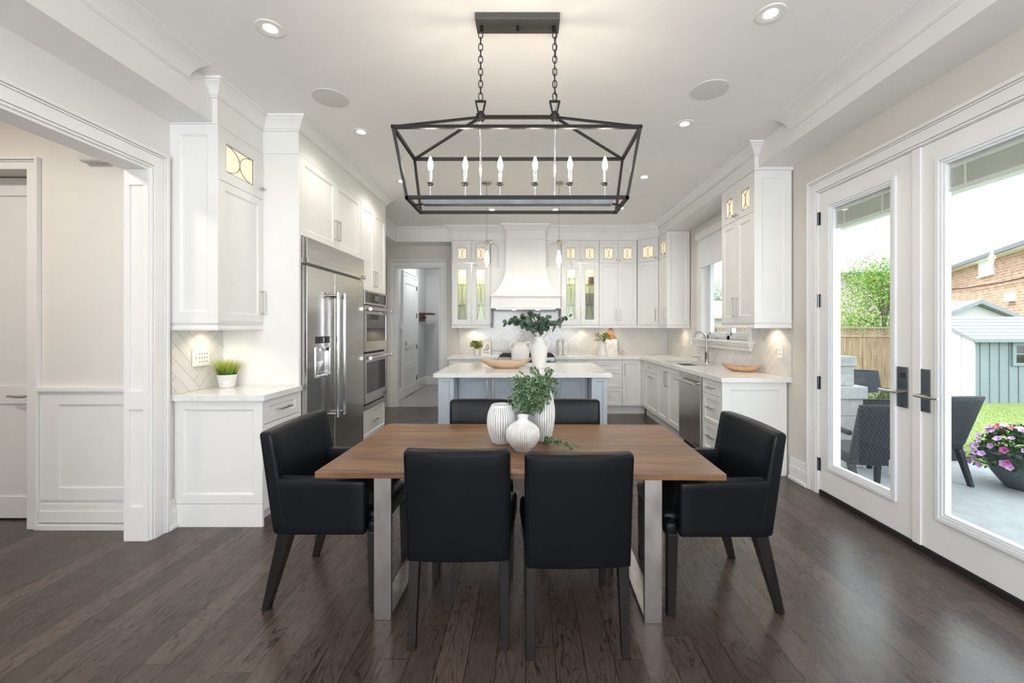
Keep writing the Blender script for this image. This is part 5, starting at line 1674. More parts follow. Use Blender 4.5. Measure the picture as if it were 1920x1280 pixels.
# ================================================================== PENDANTS, DOWNLIGHTS, SPEAKERS
def pendant(label, x, y):
    p = thing('pendant_lamp', label, 'pendant lamp', (x, y, 0), 0, 'pendants over the island')
    m = MB(); m.lathe([(0, 3.0995), (0.06, 3.0995), (0.06, 3.088), (0.05, 3.078), (0.012, 3.072), (0, 3.072)], (0, 0, 0), 24); m.build('canopy', M['nickel'], p, smooth=40)
    m = MB(); m.tube([(0, 0, 3.075), (0, 0, 2.415)], 0.0055, 10); m.lathe([(0, 2.43), (0.02, 2.425), (0.034, 2.405), (0.034, 2.392), (0, 2.392)], (0, 0, 0), 20); m.build('stem', M['nickel'], p, smooth=40)
    m = MB(); m.lathe([(0.022, 2.396), (0.06, 2.394), (0.11, 2.388), (0.132, 2.374), (0.142, 2.348), (0.144, 2.31), (0.143, 2.18), (0.145, 2.14), (0.150, 2.112)], (0, 0, 0), 40)
    sh_ = m.build('glass_shade', M['glassshade'], p, smooth=80)
    so = sh_.modifiers.new('thickness', 'SOLIDIFY'); so.thickness = 0.004
    m = MB(); m.tube([(0, 0, 2.395), (0, 0, 2.30)], 0.013, 14); so_ = m.build('lamp_holder', M['nickel'], p, smooth=40)
    m = MB(); m.lathe([(0, 2.30), (0.012, 2.30), (0.013, 2.28), (0.024, 2.24), (0.026, 2.20), (0.018, 2.165), (0.007, 2.15), (0, 2.148)], (0, 0, 0), 20); m.build('bulb', M['filament'], p, smooth=80)
    lamp('pendant_lamp_light', 'POINT', (0, 0, 2.22), LP_PEND, (1, 0.80, 0.54), 0.03, None, p)
    return p
pendant('glass drum pendant over the island, nearer the oven', -0.485, 4.95)
pendant('glass drum pendant over the island, nearer the sink', 0.365, 4.95)

DL = [(-1.464, 2.394, 'downlight between the dining table and the cased hall opening'), (1.313, 2.28, 'downlight between the dining table and the glass doors'),
      (-1.45, 3.66, 'downlight in front of the refrigerator'), (1.308, 3.516, 'downlight on the ceiling before the end of the sink run'),
      (1.314, 4.76, 'downlight in front of the dishwasher'), (-1.467, 4.90, 'downlight in front of the wall oven'),
      (-0.52, 6.08, 'downlight before the range hood, oven side'), (0.396, 6.07, 'downlight before the range hood, sink side'), (1.32, 6.0, 'downlight in front of the sink')]
first = None
for x, y, lab in DL:
    lab = 'round glowing recessed ceiling ' + lab
    if first is None:
        d = thing('recessed_downlight', lab, 'downlight', (x, y, CZ), 0, 'recessed ceiling downlights')
        m = MB(); m.lathe([(0.076, -0.0005), (0.074, -0.005), (0.056, -0.007), (0.034, -0.001)], (0, 0, 0), 32); m.build('trim_ring', M['trim'], d, smooth=40)
        m = MB(); m.lathe([(0.036, -0.002), (0.02, -0.0035), (0, -0.004)], (0, 0, 0), 32); m.build('lens', M['lens'], d, smooth=40)
        first = d
    else:
        dup(first, (x, y, CZ), 0, lab)
    lamp('downlight_lamp', 'SPOT', (x, y, CZ - 0.03), LP_DOWN * (1.35 if y > 4 else 1.0), (1, 0.945, 0.87), 0.07, (0, 0, 0), None, 150)
sp = thing('ceiling_speaker', 'round flush ceiling speaker near the refrigerator side', 'ceiling speaker', (-1.46, 3.116, CZ), 0, 'flush ceiling speakers')
m = MB(); m.lathe([(0.128, -0.0005), (0.127, -0.006), (0.118, -0.007), (0, -0.0075)], (0, 0, 0), 40); m.build('grille', M['speaker'], sp, smooth=40)
dup(sp, (1.297, 3.01, CZ), 0, 'round flush ceiling speaker near the sink side')

# ================================================================== SMALL THINGS
WZ = 0.9303
def grass_pot():
    p = thing('potted_grass', 'bright green grass in a white ribbed pot on the short worktop', 'potted plant', (-2.365, 3.312, WZ))
    pr = [(0, 0), (0.048, 0), (0.050, 0.003)]
    for k in range(9):
        z = 0.012 + k * 0.0095; r = 0.0515 + z * 0.17
        pr += [(r, z), (r + 0.0012, z + 0.004), (r, z + 0.008)]
    pr += [(0.0705, 0.103), (0.066, 0.103), (0.063, 0.085), (0, 0.085)]
    m = MB(); m.lathe(pr, (0, 0, 0), 40); m.build('pot', M['potgloss'], p, smooth=50)
    m = MB(); m.lathe([(0.0635, 0.087), (0, 0.09)], (0, 0, 0), 24); m.build('soil', M['soil'], p)
    rnd = random.Random(5)
    m = MB(); lay = m.layer('tone')
    for _ in range(380):
        a = rnd.random() * 2 * pi; r = 0.058 * sqrt(rnd.random())
        x, y = r * cos(a), r * sin(a)
        out = Vector((x, y, 0)) * rnd.uniform(0.5, 1.6) + Vector((rnd.uniform(-.02, .02), rnd.uniform(-.02, .02), 0))
        h = rnd.uniform(0.085, 0.148)
        w = rnd.uniform(0.0035, 0.006)
        sdv = Vector((-sin(a + rnd.uniform(-1, 1)), cos(a + rnd.uniform(-1, 1)), 0)) * w / 2
        prev = None
        for k in range(5):
            f = k / 4
            c = Vector((x, y, 0.085)) + Vector((0, 0, h * f)) + out * (f ** 1.8) * 1.0
            c.x = max(c.x, -0.115); c.y = min(c.y, 0.112)
            wv = sdv * (1 - f ** 2 * 0.95)
            row = [m.bm.verts.new(c - wv), m.bm.verts.new(c + wv)]
            for v in row: v[lay] = max(0.0, f * 1.1 - 0.15 + rnd.uniform(-.1, .1))
            if prev: m.bm.faces.new((prev[0], prev[1], row[1], row[0]))
            prev = row
    m.build('grass_blades', M['grassleaf'], p)
grass_pot()

def dough_bowl(name, label, loc, rz, L_, W_, Hh, mat, n=40, lift=0.35, lettering=False):
    """carved boat shaped wooden bowl"""
    o = thing(name, label, 'bowl', loc, rz)
    m = MB()
    rings = []
    def ring(s, z, e=0.0):
        out = []
        for i in range(n):
            a = 2 * pi * i / n
            x = L_ / 2 * s * (abs(cos(a)) ** 0.82) * (1 if cos(a) >= 0 else -1)
            y = W_ / 2 * s * (abs(sin(a)) ** 0.9) * (1 if sin(a) >= 0 else -1)
            lf = e * (abs(cos(a)) ** 3)
            out.append(m.bm.verts.new((x, y, z + lf)))
        return out
    E = Hh * lift
    prof = [(0.40, 0.0, 0), (0.47, 0.004, 0), (0.66, Hh * 0.25, E * 0.1), (0.84, Hh * 0.52, E * 0.4), (0.95, Hh * 0.76, E * 0.8), (1.0, Hh, E), (0.965, Hh, E), (0.90, Hh * 0.78, E * 0.8), (0.78, Hh * 0.52, E * 0.4), (0.58, Hh * 0.28, E * 0.1), (0.35, Hh * 0.18, 0)]
    for s, z, e in prof: rings.append(ring(s, z, e))
    for a, b in zip(rings, rings[1:]):
        for i in range(n):
            j = (i + 1) % n
            m.bm.faces.new((a[i], a[j], b[j], b[i]))
    m.bm.faces.new(rings[0][::-1]); m.bm.faces.new(rings[-1])
    m.build('bowl_body', mat, o, smooth=55)
    if lettering:
        q = MB(); rr = random.Random(9)
        for k in range(9):
            x = -0.11 + k * 0.019
            h = rr.uniform(0.016, 0.028)
            zz = 0.026
            for i in range(2):
                t0 = rr.uniform(-0.004, 0.004)
                def S(x_, z_):
                    f = z_ / Hh
                    s = 0.64 + (f - 0.25) * 0.58
                    yy = -W_ / 2 * s * max(0.05, 1 - (abs(x_) / (L_ / 2 * s)) ** 2.2) ** 0.5 - 0.0025
                    return (x_, yy, z_)
                q.tube([S(x + i * 0.007, zz), S(x + i * 0.007 + t0, zz + h * 0.5), S(x + 0.004 + t0, zz + h)], 0.0016, 5)
        q.build('painted_lettering', M['whitewash'], o)
    return o
dough_bowl('wooden_bowl', 'large boat shaped pale wood bowl on the island', (-0.262, 4.90, WZ), radians(2), 0.60, 0.25, 0.085, M['bowlwood'], lift=0.42)
dough_bowl('wooden_bowl', 'long honey wood bowl with painted lettering on the sink worktop', (2.285, 4.52, WZ), radians(-52), 0.43, 0.17, 0.062, M['traywood'], lift=0.3, lettering=True)

def handle_loop(m, pts, r):
    m.tube(pts, r, 8)
j = thing('white_jar', 'squat white two handled jar behind the wooden bowl on the island', 'jar', (-0.096, 5.22, WZ))
m = MB(); m.lathe([(0, 0), (0.07, 0), (0.076, 0.004)] + smoothprof([(0.008, 0.078), (0.08, 0.102), (0.16, 0.112), (0.215, 0.10), (0.245, 0.082), (0.265, 0.077), (0.28, 0.083)]) + [(0.086, 0.288), (0.078, 0.288), (0.07, 0.265), (0.09, 0.2), (0.08, 0.03), (0, 0.03)], (0, 0, 0), 40)
m.build('body', M['ceramic'], j, smooth=60)
for sx in (-1, 1):
    m = MB(); m.tube([(sx * 0.078, 0, 0.278), (sx * 0.105, 0, 0.292), (sx * 0.127, 0, 0.28), (sx * 0.13, 0, 0.25), (sx * 0.118, 0, 0.21), (sx * 0.100, 0, 0.185)], 0.0085, 10); m.build('handle', M['ceramic'], j, smooth=60)
j = thing('white_pitcher', 'tall white handled pitcher with eucalyptus on the island', 'pitcher', (0.128, 4.90, WZ))
m = MB(); m.lathe([(0, 0), (0.066, 0), (0.070, 0.004)] + smoothprof([(0.008, 0.071), (0.10, 0.086), (0.20, 0.098), (0.26, 0.092), (0.30, 0.066), (0.325, 0.052), (0.35, 0.052), (0.36, 0.056)]) + [(0.058, 0.366), (0.05, 0.366), (0.044, 0.33), (0.08, 0.25), (0.07, 0.03), (0, 0.03)], (0, 0, 0), 40)
m.build('body', M['ceramic'], j, smooth=60)
m = MB(); m.tube([(0.052, -0.01, 0.348), (0.075, -0.012, 0.362), (0.105, -0.012, 0.352), (0.117, -0.012, 0.315), (0.115, -0.012, 0.27), (0.098, -0.01, 0.235), (0.090, -0.008, 0.22)], 0.0085, 10); m.build('handle', M['ceramic'], j, smooth=60)
e = thing('eucalyptus_branches', 'eucalyptus branches with round leaves standing in the white pitcher', 'eucalyptus', (0.128, 4.90, WZ))
rnd = random.Random(12)
lv = MB(); lay = lv.layer('tone'); st = MB()
def round_leaf(m, lay, c, nrm, r, tone):
    nrm = Vector(nrm).normalized(); a = nrm.orthogonal().normalized(); b = nrm.cross(a)
    vs = []
    for i in range(9):
        th = 2 * pi * i / 9
        v = m.bm.verts.new(Vector(c) + (a * cos(th) + b * sin(th) * 0.86) * r + nrm * (0.12 * r * cos(2 * th))); v[lay] = tone; vs.append(v)
    m.bm.faces.new(vs)
for tip, lift, nl in (((-0.40, -0.03, 0.52), 0.13, 15), ((-0.29, -0.05, 0.56), 0.08, 13), ((-0.20, 0.05, 0.60), 0.05, 13), ((-0.10, -0.02, 0.63), 0.02, 12), ((-0.02, 0.04, 0.62), 0.02, 11), ((0.10, -0.04, 0.585), 0.05, 11), ((0.19, 0.0, 0.52), 0.09, 11), ((0.335, -0.02, 0.595), 0.05, 6), ((-0.15, -0.08, 0.545), 0.04, 11), ((0.05, -0.09, 0.56), 0.04, 10)):
    base = Vector((rnd.uniform(-.02, .02), rnd.uniform(-.02, .02), 0.30))
    pts = []
    for i in range(9):
        f = i / 8
        p = base.lerp(Vector(tip), f); p.z += lift * sin(pi * f) * 0.8; pts.append(p)
    st.tube(pts, [0.0028 * (1 - 0.6 * i / 8) for i in range(9)], 5)
    for k in range(nl):
        f = 0.38 + 0.62 * k / (nl - 1)
        i = min(7, int(f * 8)); p = pts[i].lerp(pts[i + 1], f * 8 - i)
        off = Vector((rnd.uniform(-1, 1), rnd.uniform(-1, 1), rnd.uniform(-0.8, 0.8))).normalized()
        r = rnd.uniform(0.020, 0.033)
        for sg in (-1, 1):
            if rnd.random() < 0.9:
                round_leaf(lv, lay, p + off * sg * r * 1.05, Vector((rnd.uniform(-1, 1), rnd.uniform(-1.6, -0.1), rnd.uniform(-0.6, 1))), r, rnd.random())
lv.build('leaves', M['euca'], e); st.build('stem', M['twig'], e)

p = thing('potted_herb', 'small leafy plant in a white pot on the worktop beside the cookbook', 'potted plant', (-0.865, 7.10, WZ))
m = MB(); m.lathe([(0, 0), (0.045, 0), (0.05, 0.003), (0.062, 0.115), (0.058, 0.115), (0.055, 0.1), (0, 0.1)], (0, 0, 0), 28); m.build('pot', M['potgloss'], p, smooth=50)
rnd = random.Random(21)
lv = MB(); lay = lv.layer('tone'); st = MB()
for _ in range(60):
    a = rnd.random() * 2 * pi; r = rnd.uniform(0.01, 0.11)
    tip = Vector((cos(a) * r, sin(a) * r * 0.8, 0.115 + rnd.uniform(0.02, 0.115)))
    st.tube([(0, 0, 0.1), (0, 0, 0.1) + tip * 0.5 if False else (tip.x * .5, tip.y * .5, 0.1 + (tip.z - 0.1) * .6), tip], 0.0015, 4)
    for k in range(6):
        lv.leafquad(tip + Vector((rnd.uniform(-.015, .015), rnd.uniform(-.015, .015), rnd.uniform(-.03, .01))), (rnd.uniform(-1, 1), rnd.uniform(-1, 1), rnd.uniform(-.2, 1)), (rnd.random(), rnd.random(), 1), 0.034, 0.02, rnd.random(), lay)
lv.build('leaves', M['herb'], p); st.build('stem', M['stem'], p)

b = thing('cookbook', 'white card with a printed sketch leaning behind the small potted herb', 'cookbook', (-0.735, 7.29, WZ))
def lean(u, n, z, s=0.28): return (u, n + z * s, z)
m = MB()
for u0, u1, z0, z1, n0, n1 in ((-0.088, 0.088, 0.0, 0.275, 0, 0.012),):
    m.hexa([lean(u0, n0, z0), lean(u1, n0, z0), lean(u1, n1, z0), lean(u0, n1, z0)], [lean(u0, n0, z1), lean(u1, n0, z1), lean(u1, n1, z1), lean(u0, n1, z1)])
m.build('cover', M['plate'], b)
m = MB()
rr = random.Random(4)
for u in range(9):
    x = -0.062 + u * 0.014
    if u in (3, 6): continue
    h = 0.010 if u % 3 else 0.014
    m.hexa([lean(x, -0.0012, 0.238), lean(x + 0.008, -0.0012, 0.238), lean(x + 0.008, 0.0, 0.238), lean(x, 0.0, 0.238)], [lean(x, -0.0012, 0.238 + h), lean(x + 0.008, -0.0012, 0.238 + h), lean(x + 0.008, 0, 0.238 + h), lean(x, 0, 0.238 + h)])
for k in range(3):
    m.hexa([lean(-0.03, -0.0012, 0.03 + k * 0.008), lean(0.06, -0.0012, 0.03 + k * 0.008), lean(0.06, 0, 0.03 + k * 0.008), lean(-0.03, 0, 0.03 + k * 0.008)], [lean(-0.03, -0.0012, 0.033 + k * 0.008), lean(0.06, -0.0012, 0.033 + k * 0.008), lean(0.06, 0, 0.033 + k * 0.008), lean(-0.03, 0, 0.033 + k * 0.008)])
m.build('printed_text', M['ink'], b)
for mt, pts in (('inkpink', [(0.03, 0.17), (0.05, 0.15), (0.01, 0.14), (0.035, 0.12)]), ('ink', [(0.0, 0.10), (0.03, 0.085), (0.05, 0.11), (-0.02, 0.08)])):
    m = MB()
    for u, z in pts:
        vs = []
        for i in range(8):
            th = 2 * pi * i / 8; vs.append(m.bm.verts.new(lean(u + 0.014 * cos(th), -0.0012, z + 0.012 * sin(th))))
        m.bm.faces.new(vs)
    m.build('printed_flower', M[mt], b)

def bottle(label, x, h):
    o = thing('soap_bottle', label, 'soap bottle', (x, 7.16, WZ), 0, 'white soap bottles beside the range')
    m = MB(); m.lathe([(0, 0), (0.034, 0), (0.037, 0.004), (0.037, h * 0.66), (0.033, h * 0.76), (0.014, h * 0.83), (0.013, h * 0.88), (0, h * 0.88)], (0, 0, 0), 28); m.build('body', M['ceramic'], o, smooth=45)
    m = MB(); m.lathe([(0.015, h * 0.86), (0.015, h * 0.90), (0.005, h * 0.91), (0.005, h), (0, h)], (0, 0, 0), 16); m.tube([(0, 0, h * 0.985), (0, -0.045, h * 0.97)], 0.0045, 8); m.build('pump', M['ceramic'], o, smooth=45)
    m = MB()
    for k, wv in enumerate((0.012, 0.018, 0.010)):
        zz = h * 0.42 - k * 0.012
        m.box(-wv / 2, -0.0384, zz, wv / 2, -0.036, zz + 0.005)
    m.build('printed_label', M['ink'], o)
bottle('white pump soap bottle standing right beside the range', 0.545, 0.275)
bottle('slightly taller white pump soap bottle, second from the range', 0.632, 0.285)

j = thing('white_jug', 'tapered white jug of yellow green sprigs in front of the cutting board', 'jug', (1.255, 7.08, WZ))
m = MB(); m.lathe([(0, 0), (0.074, 0), (0.078, 0.004), (0.045, 0.235), (0.047, 0.245), (0.042, 0.245), (0.042, 0.23), (0.07, 0.03), (0, 0.03)], (0, 0, 0), 32); m.build('body', M['ceramic'], j, smooth=45)
m = MB(); m.tube([(0.046, 0, 0.225), (0.09, 0, 0.215), (0.105, 0, 0.17), (0.095, 0, 0.11), (0.066, 0, 0.08)], 0.007, 8); m.build('handle', M['ceramic'], j, smooth=60)
o = thing('green_sprigs', 'yellow green leafy sprigs spreading from the tapered white jug', 'sprigs', (1.255, 7.08, WZ))
rnd = random.Random(33); lv = MB(); lay = lv.layer('tone'); st = MB()
for _ in range(46):
    a = rnd.random() * 2 * pi; r = rnd.uniform(0.02, 0.15)
    tip = Vector((cos(a) * r + 0.01, sin(a) * r * 0.6 - 0.02, 0.25 + rnd.uniform(-0.03, 0.13)))
    st.tube([(0, 0, 0.2), (tip.x * .5, tip.y * .5, 0.22 + (tip.z - 0.22) * .8), tip], 0.0014, 4)
    for k in range(6):
        lv.leafquad(tip + Vector((rnd.uniform(-.02, .02), rnd.uniform(-.02, .02), rnd.uniform(-.03, .02))), (rnd.uniform(-1, 1), rnd.uniform(-1, 1), rnd.uniform(-.4, 1)), (rnd.random(), rnd.random(), 1), 0.03, 0.014, rnd.random(), lay)
lv.build('leaves', M['herb'], o); st.build('stem', M['stem'], o)

b = thing('cutting_board', 'marble cutting board with orange wood handle top leaning on the backsplash', 'cutting board', (1.45, 7.30, WZ))
def slab(m, pts, n0, n1, s=0.19):
    va = [m.bm.verts.new(lean(u, n0, z, s)) for u, z in pts]; vb = [m.bm.verts.new(lean(u, n1, z, s)) for u, z in pts]
    m.bm.faces.new(va); m.bm.faces.new(vb[::-1])
    for i in range(len(pts)):
        k = (i + 1) % len(pts); m.bm.faces.new((va[i], vb[i], vb[k], va[k]))
m = MB(); slab(m, [(-0.105, 0.0), (0.105, 0.0), (0.105, 0.27), (-0.105, 0.27)], 0, 0.018); m.build('marble_slab', M['marble'], b, bevel=0.003)
hp = [(-0.105, 0.271), (0.105, 0.271), (0.095, 0.30), (0.06, 0.335), (0.038, 0.375), (0.033, 0.42)] + [(0.036 * cos(t_) , 0.435 + 0.034 * sin(t_)) for t_ in (0.2, 0.7, 1.2, 1.57, 1.95, 2.45, 2.95)] + [(-0.033, 0.42), (-0.038, 0.375), (-0.06, 0.335), (-0.095, 0.30)]
m = MB(); slab(m, hp, 0, 0.018); m.build('wood_top', M['boardwood'], b, bevel=0.003)
m = MB(); m.tube([lean(-0.045 + 0.03 * cos(2 * pi * i / 20), -0.006, 0.375 + 0.05 * sin(2 * pi * i / 20), 0.19) for i in range(20)], 0.003, 5, closed=True); m.build('leather_loop', M['walnut'], b, smooth=60)
m = MB(); m.tube([(1.615 + 0.027 * cos(2 * pi * i / 18), 7.20, WZ + 0.032 + 0.027 * sin(2 * pi * i / 18)) for i in range(18)], 0.005, 8, closed=True)
tag(m.build('copper_ring', M['copper'], smooth=60), 'small copper ring standing beside the cutting board', 'ring')

# dishes inside the glazed cabinet
SHL = 2.133 + 0.0005
m = MB(); m.lathe([(0, 0), (0.03, 0), (0.012, 0.01), (0.006, 0.02), (0.006, 0.05), (0.03, 0.08), (0.034, 0.12), (0.030, 0.12), (0.026, 0.085), (0, 0.07)], (0, 0, 0), 20)
g0 = m.build('wine_glass', M['shelfglass'], smooth=60); g0.location = (0.70, 7.22, SHL)
tag(g0, 'stemmed glass on the top glass shelf, nearest the hood side of the cabinet', 'glass', 'stemmed glasses in the glazed cabinet')
g1 = g0.copy(); COL.objects.link(g1); g1.location = (0.79, 7.24, SHL); g1['label'] = 'stemmed glass on the top glass shelf, nearer the dark red box'
m = MB(); m.box(1.04, 7.16, SHL, 1.16, 7.30, SHL + 0.13)
tag(m.build('storage_box', M['walnut'], bevel=0.004), 'dark red brown box on the top shelf inside the glazed cabinet', 'box')
m = MB(); m.lathe([(0, 0), (0.07, 0), (0.105, 0.014), (0.10, 0.016), (0.068, 0.005), (0, 0.005)], (0, 0, 0), 28)
p0 = m.build('dinner_plate', M['ceramic'], smooth=50)
for k in range(12):
    p = p0 if k == 0 else p0.copy()
    if k: COL.objects.link(p)
    p.location = (1.04, 7.22, 1.7835 + k * 0.0165)
    tag(p, 'white plate in the stack on the lower glass shelf of the glazed cabinet', 'plate', 'plates stacked in the glazed cabinet')

# unseen hall and mudroom area lights; four downlights added out of view for brightness
lamp('unseen_hall_lamp', 'AREA', (-3.6, 1.6, CZ - 0.02), LP_HALL, (1, 0.905, 0.79), 0.4, (0, 0, 0))
lamp('unseen_mudroom_lamp', 'AREA', (-1.95, 8.9, CZ - 0.02), LP_MUD, (0.93, 0.96, 1.0), 0.4, (0, 0, 0))
for x, y in ((-1.46, 1.0), (1.31, 1.0), (-1.46, -1.2), (1.31, -1.2)):
    d = dup(first, (x, y, CZ), 0, 'round glowing recessed ceiling downlight added out of view')
    lamp('downlight_lamp', 'SPOT', (x, y, CZ - 0.03), LP_DOWN, (1, 0.945, 0.87), 0.07, (0, 0, 0), None, 150)

# ================================================================== OUTSIDE
PZ = -0.15
m = MB(); m.box(2.66, -4, -0.4, 5.12, 7.2, PZ)
struct(m.build('patio_floor', M['concrete'], bevel=0.01), 'pale grey concrete patio outside the glass doors', 'patio')
def gz(x):
    return PZ - 0.03 - max(0.0, min(x, 11.5) - 5.1) * 0.055
m = MB()
lay = m.layer('tone')
rnd = random.Random(2)
xs = [2.66, 5.121, 5.6, 6.2, 7, 8, 9, 10, 11.5, 14, 40]
ys = [-8, 0, 3, 5, 6, 7.2, 8, 9, 10, 11, 13, 20, 60]
grid = [[m.bm.verts.new((x, y, gz(x) - (0.3 if x < 5.12 and y < 7.2 else 0))) for y in ys] for x in xs]
for r in grid:
    for v in r: v[lay] = rnd.uniform(0.3, 0.7)
for a, b in zip(grid, grid[1:]):
    for j in range(len(ys) - 1): m.bm.faces.new((a[j], b[j], b[j + 1], a[j + 1]))
struct(m.build('lawn_ground', M['lawn']), 'bright green lawn beyond the patio', 'lawn')
m = MB(); lay = m.layer('tone')
for _ in range(16000):
    y = 4.2 + 6.2 * rnd.random() ** 1.3
    x = max(5.36, y * rnd.uniform(0.86, 1.24))
    if x > 11.4: continue
    z = gz(x) - 0.004
    a = rnd.random() * pi; w = rnd.uniform(0.004, 0.008); h = rnd.uniform(0.012, 0.032)
    t_ = rnd.random()
    vs = [m.bm.verts.new((x - w * cos(a), y - w * sin(a), z)), m.bm.verts.new((x + w * cos(a), y + w * sin(a), z)), m.bm.verts.new((x + rnd.uniform(-.02, .02), y + rnd.uniform(-.02, .02), z + h))]
    for v in vs: v[lay] = t_
    m.bm.faces.new(vs)
tag(m.build('lawn_grass', M['blade']), 'short bright green grass blades of the sunny lawn', 'grass', None, 'stuff')

# porch over the near edge of the patio
m = MB(); m.box(2.66, -2.5, 2.76, 3.80, 6.4, 2.86); m.box(3.50, -2.5, 2.53, 3.64, 6.4, 2.76); m.box(3.50, 6.2, PZ, 3.64, 6.34, 2.53)
struct(m.build('porch_roof', M['vinyl']), 'white porch roof and beam outside the glass doors', 'porch roof')

# flower pot
fp = thing('flower_pot', 'round slate planter overflowing with pink and white petunias', 'flower pot', (4.80, 4.06, PZ))
m = MB(); m.lathe([(0, 0), (0.13, 0), (0.15, 0.01), (0.24, 0.14), (0.285, 0.27), (0.30, 0.33), (0.285, 0.335), (0.27, 0.28), (0, 0.26)], (0, 0, 0), 40); m.build('pot', M['planter'], fp, smooth=60)
rnd = random.Random(8)
lv = MB(); lay = lv.layer('tone')
def dome():
    a = rnd.random() * 2 * pi; u = rnd.random()
    el = math.asin(u * 0.98)
    R = rnd.uniform(0.93, 1.05)
    nrm = Vector((cos(a) * cos(el), sin(a) * cos(el), sin(el)))
    return Vector((nrm.x * 0.385 * R, nrm.y * 0.385 * R, 0.30 + nrm.z * 0.29 * R - 0.09 * (1 - nrm.z) ** 2)), nrm
for _ in range(1500):
    p, nrm = dome(); p = Vector((p.x * 0.95, p.y * 0.95, p.z - 0.012)); p = Vector((0, 0, 0.3)).lerp(p, rnd.uniform(0.7, 1.0))
    lv.leafquad(p, nrm + Vector((rnd.uniform(-1, 1), rnd.uniform(-1, 1), rnd.uniform(-1, .6))), (rnd.random(), rnd.random(), 1), 0.05, 0.022, rnd.random(), lay)
lv.build('leaves', M['petleaf'], fp)
protos = {}
def flower(mat):
    f = MB(); n = 20
    rings = []
    for r, z in ((0.004, -0.012), (0.009, -0.002), (0.019, 0.006), (0.029, 0.008)):
        rings.append([f.bm.verts.new((r * (1 + (0.14 * cos(5 * 2 * pi * i / n) if r > 0.02 else 0)) * cos(2 * pi * i / n), r * (1 + (0.14 * cos(5 * 2 * pi * i / n) if r > 0.02 else 0)) * sin(2 * pi * i / n), z + (0.004 * sin(10 * pi * i / n * 2) if r > 0.03 else 0))) for i in range(n)])
    for a, b in zip(rings, rings[1:]):
        for i in range(n): f.bm.faces.new((a[i], a[(i + 1) % n], b[(i + 1) % n], b[i]))
    f.bm.faces.new(rings[0])
    return f.build('flower', M[mat], fp, smooth=80)
nfl = 0
for mat, cnt in (('petalp', 46), ('petalm', 12), ('petalw', 30), ('petalr', 11)):
    base = None
    for k in range(cnt):
        while True:
            p, nrm = dome()
            if (mat != 'petalr' or nrm.z > 0.55) and (mat != 'petalw' or nrm.x > -0.35) and not (nrm.y > 0.75): break
        o = flower(mat) if base is None else base.copy()
        if base is None: base = o
        else: COL.objects.link(o)
        o.parent = fp
        o.location = p + nrm * 0.012
        v = (nrm + Vector((rnd.uniform(-.4, .4), -0.25 + rnd.uniform(-.4, .4), rnd.uniform(-.1, .5)))).normalized()
        o.rotation_euler = v.to_track_quat('Z', 'Y').to_euler()
        s = rnd.uniform(0.85, 1.2); o.scale = (s, s, s)

# patio table and wicker chairs
t = thing('patio_table', 'glass topped wicker patio table outside the doors', 'patio table', (4.50, 5.32, PZ), 0)
m = MB(); m.box(-0.56, -0.46, 0.715, 0.56, 0.46, 0.725); m.build('glass_top', M['tableglass'], t, bevel=0.003)
m = MB(); m.box(-0.54, -0.44, 0.63, 0.54, -0.41, 0.712); m.box(-0.54, 0.41, 0.63, 0.54, 0.44, 0.712); m.box(-0.54, -0.41, 0.63, -0.51, 0.41, 0.712); m.box(0.51, -0.41, 0.63, 0.54, 0.41, 0.712); m.box(-0.51, -0.41, 0.655, 0.51, 0.41, 0.665); m.build('apron', M['wicker'], t)
for sx in (-1, 1):
    for sy in (-1, 1):
        m = MB(); m.box(sx * 0.47 - 0.05, sy * 0.37 - 0.05, 0, sx * 0.47 + 0.05, sy * 0.37 + 0.05, 0.65); m.build('leg', M['wicker'], t, bevel=0.006)
def wicker_chair(label, loc, rz):
    """faces +Y, its woven back leans to -Y"""
    c = thing('patio_chair', label, 'patio chair', loc, rz, 'wicker patio chairs')
    m = MB(); m.rbox((0, 0, 0.63), (0.56, 0.05, 0.50), 0.02, lambda x, y, z: (x * (1 + 0.10 * (z + .25)), y - 0.34 * (z + 0.25) - 0.03 * (1 - (x / .28) ** 2), z), 6); b = m.build('backrest', M['wicker'], c, smooth=60)
    m = MB(); m.tube([(-0.29, -0.172, 0.878), (-0.15, -0.195, 0.884), (0, -0.203, 0.886), (0.15, -0.195, 0.884), (0.29, -0.172, 0.878)], 0.018, 8); m.build('top_rim', M['wicker'], b, smooth=60)
    m = MB(); m.rbox((0, 0.25, 0.385), (0.56, 0.54, 0.10), 0.025, None, 5); m.build('seat', M['wicker'], c, smooth=60)
    for sx in (-1, 1):
        m = MB(); m.rbox((sx * 0.275, 0.23, 0.62), (0.05, 0.50, 0.05), 0.02, None, 4); m.rbox((sx * 0.275, 0.46, 0.50), (0.045, 0.045, 0.22), 0.015, None, 3); m.build('armrest', M['wicker'], c, smooth=60)
        for y0, y1 in ((0.02, -0.10), (0.47, 0.49)):
            m = MB(); m.post((sx * 0.25, y1, 0), 0.04, 0.04, (sx * 0.25, y0, 0.36), 0.055, 0.055); m.build('leg', M['wicker'], c, bevel=0.005)
    return c
wicker_chair('dark wicker patio chair closest to the house, its back just outside the latch lever door', (3.12, 3.70, PZ), radians(-8))
wicker_chair('wicker patio chair on the far side of the glass table, below the fence', (5.02, 6.34, PZ), radians(165))
wicker_chair('wicker patio chair beside the flower pot, cut off by the door frame', (4.06, 4.18, PZ), radians(6))
